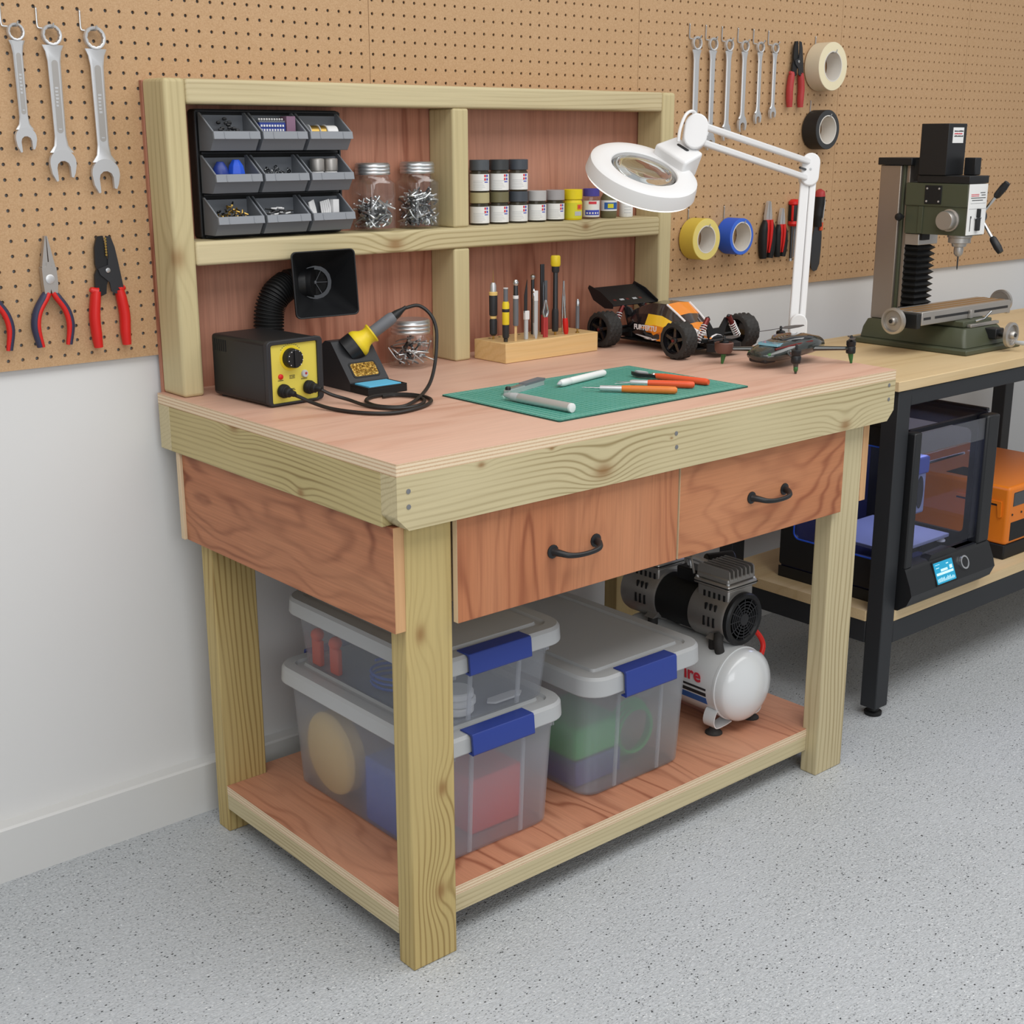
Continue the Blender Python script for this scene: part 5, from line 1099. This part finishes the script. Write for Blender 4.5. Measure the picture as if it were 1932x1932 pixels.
for s in (-1, 1):
    for yy in (.045, .235):
        px_ = s*.040+mx*.5
        G().lathe([(.013, -.003), (.0125, .0), (.012, .028), (.0125, .030)], (px_, yy, tz+.071), (0, 0, 1), 20).obj('rubber_mount', 'rubber', AC)
        G().lathe([(.0165, 0), (.0165, .004)], (px_, yy, tz+.067), (0, 0, 1), 20).obj('mount_cup', 'enamel_white', AC)
        G().prism([(px_-.016, tz+.1005), (px_+.016, tz+.1005), (mx+s*.028, mz-.045), (mx+s*.048, mz-.030)], yy-.014, yy+.014, 'y').obj('motor_foot', 'cast_alloy', AC, .002)
G().tube(spline([(mx-.055, .03, mz-.028), (mx-.066, .022, mz-.045), (mx-.062, .018, mz-.072)], 5), .011, 12, flat=.7).obj('carry_loop', 'rubber', AC)
G().tube(spline([(mx+.052, .055, mz-.022), (.088, .045, mz-.034), (.112, .028, mz-.066), (.118, .020, mz-.090), (.104, .014, mz-.112)], 6), .0062, 12).obj('air_hose', 'hose_red', AC)
G().cyl((.104, .014, mz-.112), (.080, .012, mz-.140), .0062, .0068, 12).obj('hose_fitting', 'brass', AC)
text('ire', .046, 'logo_red', TK, (-R_-.0006, .080, tz+.012), (radians(94), 0, radians(-90)), 'tank_lettering', .0003, 1, .001)
for z0_, z1_, mt in ((-.004, .001, 'ink'), (-.018, -.0095, 'ink'), (-.038, -.022, 'label_blue')):
    vs = []
    G().loft([[(-(R_+.0006)*cos(a), y_, tz+(R_+.0006)*sin(a)) for a in (math.asin(z0_/R_), math.asin(z1_/R_))] + [(-(R_-.001)*cos(a), y_, tz+(R_-.001)*sin(a)) for a in (math.asin(z1_/R_), math.asin(z0_/R_))] for y_ in (.015, .095)]).obj('tank_stripe', mt, TK)

# ================================================================== black metal bench on the right
MB = thing('metal_bench', 'black metal framed bench with light wooden top and lower shelf', 'workbench', (1.5333, .1214, 0))
o4 = V(1.5333, .1214, 0)
def mbx(nm, mt, x0, y0, z0, x1, y1, z1, bv=.0025): return G().box(x0-o4.x, y0-o4.y, z0, x1-o4.x, y1-o4.y, z1).obj(nm, mt, MB, bv)
mbx('bench_top', 'oak_top', 1.524, .1176, .8302, 3.32, .655, .854, .0015)
pl_ = [(1.5305, .1672), (1.5862, .1672), (1.5862, .1216), (3.244, .1216), (3.244, .1672), (3.297, .1672), (3.297, .599), (3.244, .599), (3.244, .645), (1.5862, .645), (1.5862, .599), (1.5305, .599)]
G().prism([(a-o4.x, b-o4.y) for a, b in pl_], .2482, .2745).obj('lower_shelf', 'oak_top', MB, .0008)
for x, y in ((1.5333, .1214), (1.5333, .600), (2.885, .600), (3.245, .1214), (3.245, .600)):
    if x == 2.885: mbx('leg', 'powder_black', x, y, .0235, x+.052, y+.045, .2478); mbx('leg', 'powder_black', x, y, .2749, x+.052, y+.045, .8298)
    else: mbx('leg', 'powder_black', x, y, .0235, x+.052, y+.045, .8298)
    G().lathe([(.021, 0), (.022, .003), (.022, .009), (.014, .012), (.011, .0235)], (x+.026-o4.x, y+.0225-o4.y, 0), n=24).obj('foot', 'black_matte', MB)
for z0_, z1_ in ((.790, .8298), (.1905, .2478)):
    for y in (.1216, .6055): mbx('rail', 'powder_black', 1.5857, y, z0_, 3.2446, y+.039, z1_)
    for x in (1.5335, 3.247): mbx('rail', 'powder_black', x, .1668, z0_, x+.048, .5996, z1_)

# ================================================================== 3D printer
PR = thing('printer', 'black box shaped desktop 3D printer with clear panels and teal screen', '3D printer', (1.592, .118, .2749))
o5 = V(1.592, .118, .2749); PW, PD, PH = .383, .37, .448
def P5(x, y, z): return V(x, y, z)-o5
prf = [(0, 0), (-.024, .018), (-.036, .045), (-.030, .066), (-.012, .108), (.0, .112), (.03, .112), (.03, .03), (PD, .03), (PD, 0)]
PBD = G().prism(prf, .0, PW, 'x').obj('base', 'black_plastic', PR, .006, 3)
G().box(.006, .03, .03, PW-.006, PD-.004, .034).obj('inner_floor', 'printer_inner', PR)
def frame_panel(nm, pts, t0, t1, ax, inset, r, mt):
    pass
g = G()
# front frame pillars and top, with the stepped sill of the door opening
G().box(0, -.012, .108, .030, .020, PH).obj('front_pillar', 'black_plastic', PR, .004); G().box(PW-.056, -.012, .108, PW, .020, PH).obj('front_pillar', 'black_plastic', PR, .006)
G().prism([(.030, .1), (.030, .100), (.100, .103), (.118, .122), (.20, .126), (.222, .120), (.234, .112), (.30, .112), (PW-.056, .112), (PW-.056, .09), (.030, .09)], -.010, .016, 'y').obj('door_sill', 'black_plastic', PR, .002)
for x0 in (0, PW-.010):
    o_ = rrect(.020, .034, PD-.001, PH, .008, 5); i_ = rrect(.060, .115, PD-.045, PH-.05, .016, 5)
    G().loft([[(x0, a, b) for a, b in o_], [(x0+.010, a, b) for a, b in o_], [(x0+.010, a, b) for a, b in i_], [(x0, a, b) for a, b in i_]], loop=True).obj('side_panel', 'black_plastic', PR, .001)
    G().prism(rrect(.058, .113, PD-.043, PH-.048, .016, 5), x0+.004, x0+.006, 'x').obj('side_window', 'smoked_acrylic', PR)
    if x0 == 0: G().loft([[(x_, a, b) for a, b in rr_] for x_, rr_ in ((-.0008, rrect(.057, .112, PD-.042, PH-.047, .019, 5)), (.001, rrect(.057, .112, PD-.042, PH-.047, .019, 5)), (.001, rrect(.0605, .1155, PD-.0455, PH-.0505, .016, 5)), (-.0008, rrect(.0605, .1155, PD-.0455, PH-.0505, .016, 5)))], loop=True).obj('window_trim', 'bright_blue', PR)
G().box(.010, PD-.010, .034, PW-.010, PD, PH).obj('back_panel', 'printer_inner', PR)
G().box(.0305, -.004, .128, PW-.0565, -.0015, PH-.004).obj('door', 'smoked_acrylic', PR, .001)
G().box(.030, -.006, PH-.060, PW-.056, -.0042, PH-.004).obj('door_band', 'band_acrylic', PR)
lid_ = G().prism([(.012, PH+.0005), (.012, PH+.006), (.10, PH+.012), (PD-.03, PH+.012), (PD-.02, PH+.0005)], .012, PW-.012, 'x').obj('top_cover', 'smoked_acrylic', PR, .001)
for x0 in (0, PW-.012): G().box(x0, .020, PH, x0+.0118, PD, PH+.010).obj('top_rail', 'black_plastic', PR, .002)
G().box(.0118, PD-.018, PH, PW-.0122, PD, PH+.012).obj('top_rail', 'black_plastic', PR, .002)
G().box(.03, .022, PH-.012, PW-.056, .034, PH-.002).obj('led_strip', 'black_plastic', PR)
G().box(.036, .045, .125, .285, .28, .135).obj('print_bed', 'bed_grey', PR, .002); G().box(.12, .06, .105, .18, .29, .1245).obj('bed_arm', 'black_plastic', PR, .003)
G().lathe([(.012, 0), (.012, .004), (.006, .010)], (.270, .060, .113), n=20).obj('levelling_knob', 'white_paint', PR)
HDp = G().box(.100, .045, .215, .155, .095, .345).obj('print_head', 'bed_grey', PR, .006); G().box(.103, .041, .318, .160, .098, .362).obj('head_cap', 'print_blue', HDp, .005)
g = G().loft([[(.128+a*.014, k, .272+b*.042) for a, b in [(cos(2*pi*i/20), sin(2*pi*i/20)) for i in range(20)]] for k in (.0435, .0455)]); g.obj('fan_opening', 'ink', HDp)
G().tube(spline([(.02, .05, .405), (.05, .045, .418), (.085, .045, .414), (.104, .05, .39), (.104, .055, .355)], 6), .0035, 8).obj('filament_tube', 'white_paint', HDp)
G().cyl((.012, .075, .33), (PW-.012, .075, .33), .004, n=12).obj('guide_rod', 'chrome', PR)
# screen and dial on the sloping chin
c0 = V(0, -.0308, .0645); c1 = V(0, -.0128, .1065); cu = (c1-c0).normalized(); cn = V(0, -cu.z, cu.y)
def chin(a, t, k): return c0+V(a, 0, 0)+cu*t+cn*k
def chinbox(nm, mt, a0, a1, t0, t1, k0, k1, par): return G().loft([[chin(a, t, k) for a, t in rrect(a0, t0, a1, t1, .002, 3)] for k in (k0, k1)]).obj(nm, mt, par)
c0 = V(0, -.0352, .048); cu = (V(0, -.0128, .1065)-c0).normalized(); cn = V(0, -cu.z, cu.y)
SCN = chinbox('screen_bezel', 'black_matte', .110, .202, -.002, .060, -.006, .0025, PR)
chinbox('screen', 'screen_teal', .114, .198, .002, .056, .0025, .0031, SCN)
g = G(); rnd = random.Random(5)
def sb(a0, t0, a1, t1): g.loft([[chin(a, t, k) for a, t in ((a0, t0), (a1, t0), (a1, t1), (a0, t1))] for k in (.0031, .0034)])
for i in range(14): sb(.119+i*.0054, .006, .1215+i*.0054, .011+.006*rnd.random())
sb(.119, .023, .193, .029); sb(.140, .031, .170, .037); sb(.180, .032, .192, .041); sb(.121, .041, .135, .0425); sb(.168, .046, .178, .0485)
for i in range(5): sb(.121+i*.004, .0490, .1235+i*.004, .0505)
g.obj('screen_graphics', 'screen_light', SCN)
G().lathe([(.015, -.004), (.015, .004), (.0135, .0065), (.0001, .0065)], chin(.245, .034, 0), cn, 28).obj('dial', 'black_plastic', PR)
G().ring([(.0130, .001), (.0185, .001), (.0178, .0075), (.0135, .0075)], chin(.245, .034, 0), cn, 32).obj('dial_ring', 'chrome', PR)

# ================================================================== orange case
OC = thing('machine_case', 'orange desktop machine case with black base beside the printer', 'machine', (2.163, .160, .2749))
w, d, h = .44, .40, .207
G().box(.004, .004, 0, w-.004, d, .042).obj('base', 'black_matte', OC, .004)
G().box(0, 0, .0425, w, d, h).obj('cover', 'orange_case', OC, .010, 4)
G().box(.035, .13, h-.002, .125, .22, h+.0012).obj('top_slot', 'black_matte', OC, .001)
G().prism([(.020, .165), (.16, .165), (.16, .157), (.032, .157), (.027, .120), (.018, .120)], -.006, .001, 'x').obj('side_handle', 'orange_case', OC, .002)
G().prism([(.032, .157), (.16, .157), (.16, .150), (.034, .150)], -.0006, .001, 'x').obj('handle_recess', 'ink', OC)
G().box(.022, -.0012, .150, .40, .004, .190).obj('front_window', 'drone_glass', OC, .002)
G().box(.018, -.0012, .052, .40, .004, .106).obj('front_vent', 'black_matte', OC, .002)
for x in (.022, .07): G().cyl((x, -.002, .128), (x, .002, .128), .003, n=12).obj('screw', 'ink', OC)

# ================================================================== milling machine
ML = thing('milling_machine', 'dark green bench milling machine with silver table and handwheels', 'milling machine', (2.115, .395, .8544))
o6 = V(2.115, .395, .8544)
def m6(nm, mt, x0, y0, z0, x1, y1, z1, bv=.002, par=None, seg=2): return G().box(x0-o6.x, y0-o6.y, z0-o6.z, x1-o6.x, y1-o6.y, z1-o6.z).obj(nm, mt, par or ML, bv, seg)
def q6(x, y, z): return V(x, y, z)-o6
B6 = m6('base', 'mill_green', 1.980, .222, .8544, 2.252, .580, .868, .003)
def rr6(x0, y0, x1, y1, z): return [q6(a, b, z) for a, b in rrect(x0, y0, x1, y1, .012, 4)]
G().loft([rr6(2.005, .240, 2.225, .572, .868), rr6(2.012, .250, 2.218, .570, .895), rr6(2.030, .262, 2.200, .568, .916)]).obj('plinth', 'mill_green', ML, .002)
for x in (2.236,):
    for y in (.232, .245): G().lathe([(.004, 0), (.004, .003), (.0001, .0035)], q6(x-.03, y, .868), n=6).obj('bolt', 'satin_steel', ML)
m6('column', 'column_steel', 2.052, .505, .9162, 2.160, .570, 1.330, .002); m6('column_way', 'mill_green', 2.060, .497, .9162, 2.152, .5045, 1.330, .001); m6('column_way', 'column_steel', 2.066, .486, .9162, 2.146, .4965, 1.330, .001)
m6('column_cap', 'black_plastic', 2.046, .470, 1.3305, 2.166, .576, 1.350, .002)
# bellows
g = G(); zz0, zz1, nb_ = .955, 1.120, 10
rings = []
for i in range(nb_*2+1):
    z = zz0+(zz1-zz0)*i/(nb_*2); e = .005 if i % 2 else -.006
    rings.append([q6(a, b, z) for a, b in ((2.068-e, .485), (2.068-e, .446-e), (2.143+e, .446-e), (2.143+e, .485))])
g.loft(rings); g.obj('bellows', 'black_matte', ML, 0, ang=10)
m6('bellows_tray', 'black_plastic', 2.052, .425, .9165, 2.165, .485, .954, .002)
m6('bellows_clamp', 'aluminium', 2.060, .440, 1.1215, 2.152, .484, 1.152, .002); m6('clamp_block', 'black_matte', 2.064, .432, 1.135, 2.100, .4395, 1.1525, .001)
HM_ = m6('head', 'mill_green', 2.050, .298, 1.2255, 2.140, .4855, 1.286, .003)
g = G().prism([(2.0535-o6.x, .2985-o6.y), (2.1385-o6.x, .2985-o6.y), (2.1385-o6.x, .4845-o6.y), (2.0535-o6.x, .4845-o6.y)], 1.153-o6.z, 1.2253-o6.z); g.obj('head_lower', 'mill_green', HM_, .004)
m6('head_rib', 'mill_green', 2.0500, .428, 1.154, 2.0533, .442, 1.2253, .0008, HM_)
m6('head_top', 'black_plastic', 2.049, .296, 1.2865, 2.142, .452, 1.306, .002, HM_)
m6('cover_plate', 'black_matte', 2.0475, .375, 1.232, 2.0498, .425, 1.280, .001, HM_)
for y in (.382, .418):
    for z in (1.239, 1.272): G().lathe([(.0028, 0), (.0026, .0015), (.0001, .002)], q6(2.0474, y, z), (-1, 0, 0), 10).obj('screw', 'satin_steel', HM_)
FP = m6('front_plate', 'white_paper', 2.051, .2955, 1.155, 2.1390, .2978, 1.285, .0006, HM_)
def fbar(x0, z0, x1, z1, mt='ink', k=.0004, nm='print'): return m6(nm, mt, 2.0545+(x0-2.0490)*.90, .2955-k, z0, 2.0545+(x1-2.0490)*.90, .2954, z1, 0, FP)
for z in (1.258, 1.254): fbar(2.056, z, 2.098, z+.0016, 'logo_red')
for x0, x1, z in ((2.104, 2.130, 1.262), (2.110, 2.132, 1.256), (2.056, 2.134, 1.249), (2.062, 2.120, 1.243)): fbar(x0, z, x1, z+.0018)
fbar(2.056, 1.236, 2.136, 1.2364); fbar(2.050, 1.222, 2.140, 1.2224); fbar(2.060, 1.165, 2.0635, 1.198); fbar(2.060, 1.198, 2.066, 1.204)
m6('speed_lever', 'black_plastic', 2.088, .287, 1.166, 2.104, .2953, 1.200, .002, FP); m6('lever_stem', 'black_plastic', 2.093, .286, 1.2005, 2.100, .2953, 1.222, .001, FP); m6('lever_guide', 'zinc', 2.084, .290, 1.1962, 2.112, .2953, 1.2, .001, FP)
G().lathe([(.029, 0), (.029, .004), (.0255, .005), (.025, .026), (.0235, .029), (.0001, .029)], q6(2.0535, .348, 1.192), (-1, 0, 0), 32).obj('feed_knob', 'aluminium', HM_)
G().lathe([(.004, 0), (.004, .01), (.008, .012), (.011, .019), (.009, .027), (.0001, .030)], q6(2.0505, .487, 1.196), (-1, 0, 0), 16).obj('lock_knob', 'black_plastic', HM_)
MO = m6('motor', 'black_plastic', 2.045, .366, 1.3065, 2.130, .448, 1.437, .0015); LBm = m6('label', 'white_paper', 2.064, .3648, 1.388, 2.114, .3659, 1.427, 0, MO)
for x0, x1, z, mt in ((2.069, 2.109, 1.4165, 'ink'), (2.069, 2.106, 1.4100, 'logo_red'), (2.069, 2.109, 1.404, 'ink')):
    g = G(); rnd = random.Random(int(z*1e4)); x = x0
    while x < x1: wv = rnd.uniform(.002, .005); g.box(x-o6.x, .3643-o6.y, z-o6.z, x+wv-o6.x, .3647-o6.y, z+.0034*rnd.uniform(.6, 1)-o6.z); x += wv+.0008
    g.obj('label_text', mt, LBm)
m6('switch_box', 'black_plastic', 2.112, .322, 1.3065, 2.141, .355, 1.351, .002); m6('motor_bracket', 'black_matte', 2.06, .4525, 1.29, 2.14, .470, 1.345, .001)
G().lathe([(.032, 0), (.032, -.006), (.029, -.008), (.029, -.020), (.020, -.022), (.018, -.030), (.012, -.032), (.0125, -.040), (.0115, -.050), (.006, -.056)], q6(2.096, .340, 1.1528), (0, 0, 1), 28).obj('spindle', 'aluminium', HM_)
G().lathe([(.0022, 0), (.0018, -.030), (.0004, -.036)], q6(2.096, .340, 1.0966), (0, 0, 1), 10).obj('drill_bit', 'dark_steel', HM_)
hb = q6(2.1405, .320, 1.200); G().lathe([(.020, 0), (.020, .014), (.014, .018), (.0001, .019)], hb, (1, 0, 0), 24).obj('lever_hub', 'dark_steel', HM_)
for ey, ez in ((.262, 1.276), (.262, 1.120)):
    a = hb+V(.012, 0, 0); b = q6(2.158, ey, ez); d_ = b-a; G().cyl(a, a+d_*.70, .0042, n=12).obj('feed_lever', 'chrome', HM_); G().lathe([(.006, -.002), (.0095, .004), (.0105, .03), (.008, .046), (.0001, .048)], a+d_*.68, d_, 18).obj('lever_grip', 'black_plastic', HM_)
# table, saddle, handwheels
TB = m6('table', 'aluminium', 1.885, .300, .934, 2.315, .402, .9685, .0015)
for y in (.316, .342, .368): m6('slot', 'amber', 1.886, y, .9682, 2.314, y+.014, .9692, 0, TB)
m6('end_block', 'black_plastic', 1.866, .302, .926, 1.8848, .400, .965, .002); m6('end_block', 'aluminium', 2.3152, .305, .930, 2.330, .397, .965, .002)
for x0, x1 in ((1.893, 1.925), (1.945, 2.12), (2.135, 2.305)): m6('front_groove', 'ink', x0, .2992, .9475, x1, .3001, .954, 0, TB)
m6('stop', 'aluminium', 2.104, .292, .935, 2.116, .2998, .958, .001, TB)
m6('saddle', 'mill_green', 2.045, .275, .9165, 2.185, .425, .9336, .003); m6('scale_rail', 'aluminium', 2.06, .262, .917, 2.20, .2748, .925, .001); m6('y_block', 'black_plastic', 2.125, .225, .884, 2.165, .262, .912, .003)
g = G().tube([q6(2.09, .268, .932), q6(2.11, .255, .938), q6(2.125, .245, .958)], .003, 8); g.obj('lock_lever', 'chrome', ML)
def wheel(c, ax_, r, hv):
    ax_ = V(*ax_); x, y, d_ = frame(ax_)
    w_ = G().ring([(r-.006, -.004), (r, -.003), (r, .006), (r-.006, .008), (r-.008, .002)], c, ax_, 40); w_.lathe([(r-.006, -.003), (r-.008, .0005), (.012, .0015), (.011, .010), (.008, .014), (.0001, .014)], c, ax_, 36)
    H2 = w_.obj('handwheel', 'aluminium', ML); G().lathe([(.005, .0140), (.005, .0158), (.0001, .016)], c, ax_, 14).obj('hub_cap', 'dark_steel', H2)
    G().lathe([(.008, -.0035), (.008, -.03)], c, ax_, 16).obj('shaft', 'dark_steel', H2)
    if hv: p_ = c+V(*hv)*(r-.007)+ax_*.006; G().lathe([(.003, 0), (.0055, .006), (.006, .026), (.0035, .032)], p_, ax_, 14).obj('crank_handle', 'light_grey', H2)
wheel(q6(1.838, .352, .946), (-1, 0, 0), .034, None); wheel(q6(2.358, .352, .956), (1, 0, 0), .033, None); wheel(q6(2.146, .196, .898), (0, -1, 0), .033, (.6, 0, -.8))
# ------------------------------------------------------------------ camera, light
cam = bpy.data.cameras.new('camera'); co = bpy.data.objects.new('camera', cam); COL.objects.link(co)
cam.sensor_width = 36; cam.sensor_fit = 'HORIZONTAL'; cam.lens = 2522.72/1932*36; cam.clip_start = .05
fw = Vector((0.62814521, 0.73010954, -0.26902352)); rr = Vector((0.75781581, -0.65246721, -0.00131644)); uu = Vector((0.17649017, 0.20304336, 0.96313271))
co.matrix_world = Matrix((( rr.x, uu.x, -fw.x, -1.16391334), (rr.y, uu.y, -fw.y, -1.62492338), (rr.z, uu.z, -fw.z, 1.40075711), (0, 0, 0, 1)))
SC.camera = co
def area(name, loc, tgt, sx, sy, p, col=(1, 1, 1)):
    l = bpy.data.lights.new(name, 'AREA'); l.shape = 'RECTANGLE'; l.size = sx; l.size_y = sy; l.energy = p; l.color = col
    o = bpy.data.objects.new(name, l); COL.objects.link(o); o.location = loc
    d = Vector(tgt)-Vector(loc); o.rotation_euler = d.to_track_quat('-Z', 'Y').to_euler()
area('ceiling_lamp', (1.3, -1.2, 3.1), (1.3, -1.2, 0), 4.6, 1.6, 78, (1, .985, .96))
area('ceiling_lamp', (-1.6, -1.0, 3.1), (-1.6, -1.0, 0), 1.2, 2.6, 24, (1, .985, .96))
area('window_light', (-1.2, -3.8, 2.0), (.6, .5, .7), 2.4, 1.8, 42, (.96, .98, 1))
area('printer_lamp', (1.79, .30, .700), (1.79, .30, 0), .26, .22, 1.0, (.62, .68, 1))
w = bpy.data.worlds.new('room_light'); SC.world = w; w.use_nodes = True
w.node_tree.nodes['Background'].inputs[0].default_value = (.97, .98, 1, 1); w.node_tree.nodes['Background'].inputs[1].default_value = .42
SC.view_settings.view_transform = 'Standard'; SC.view_settings.look = 'None'; SC.view_settings.gamma = 1; SC.view_settings.use_curve_mapping = False
SC.view_settings.exposure = 0.0
SC.cycles.use_denoising = True; SC.cycles.max_bounces = 10; SC.cycles.transparent_max_bounces = 16; SC.cycles.sample_clamp_indirect = 6
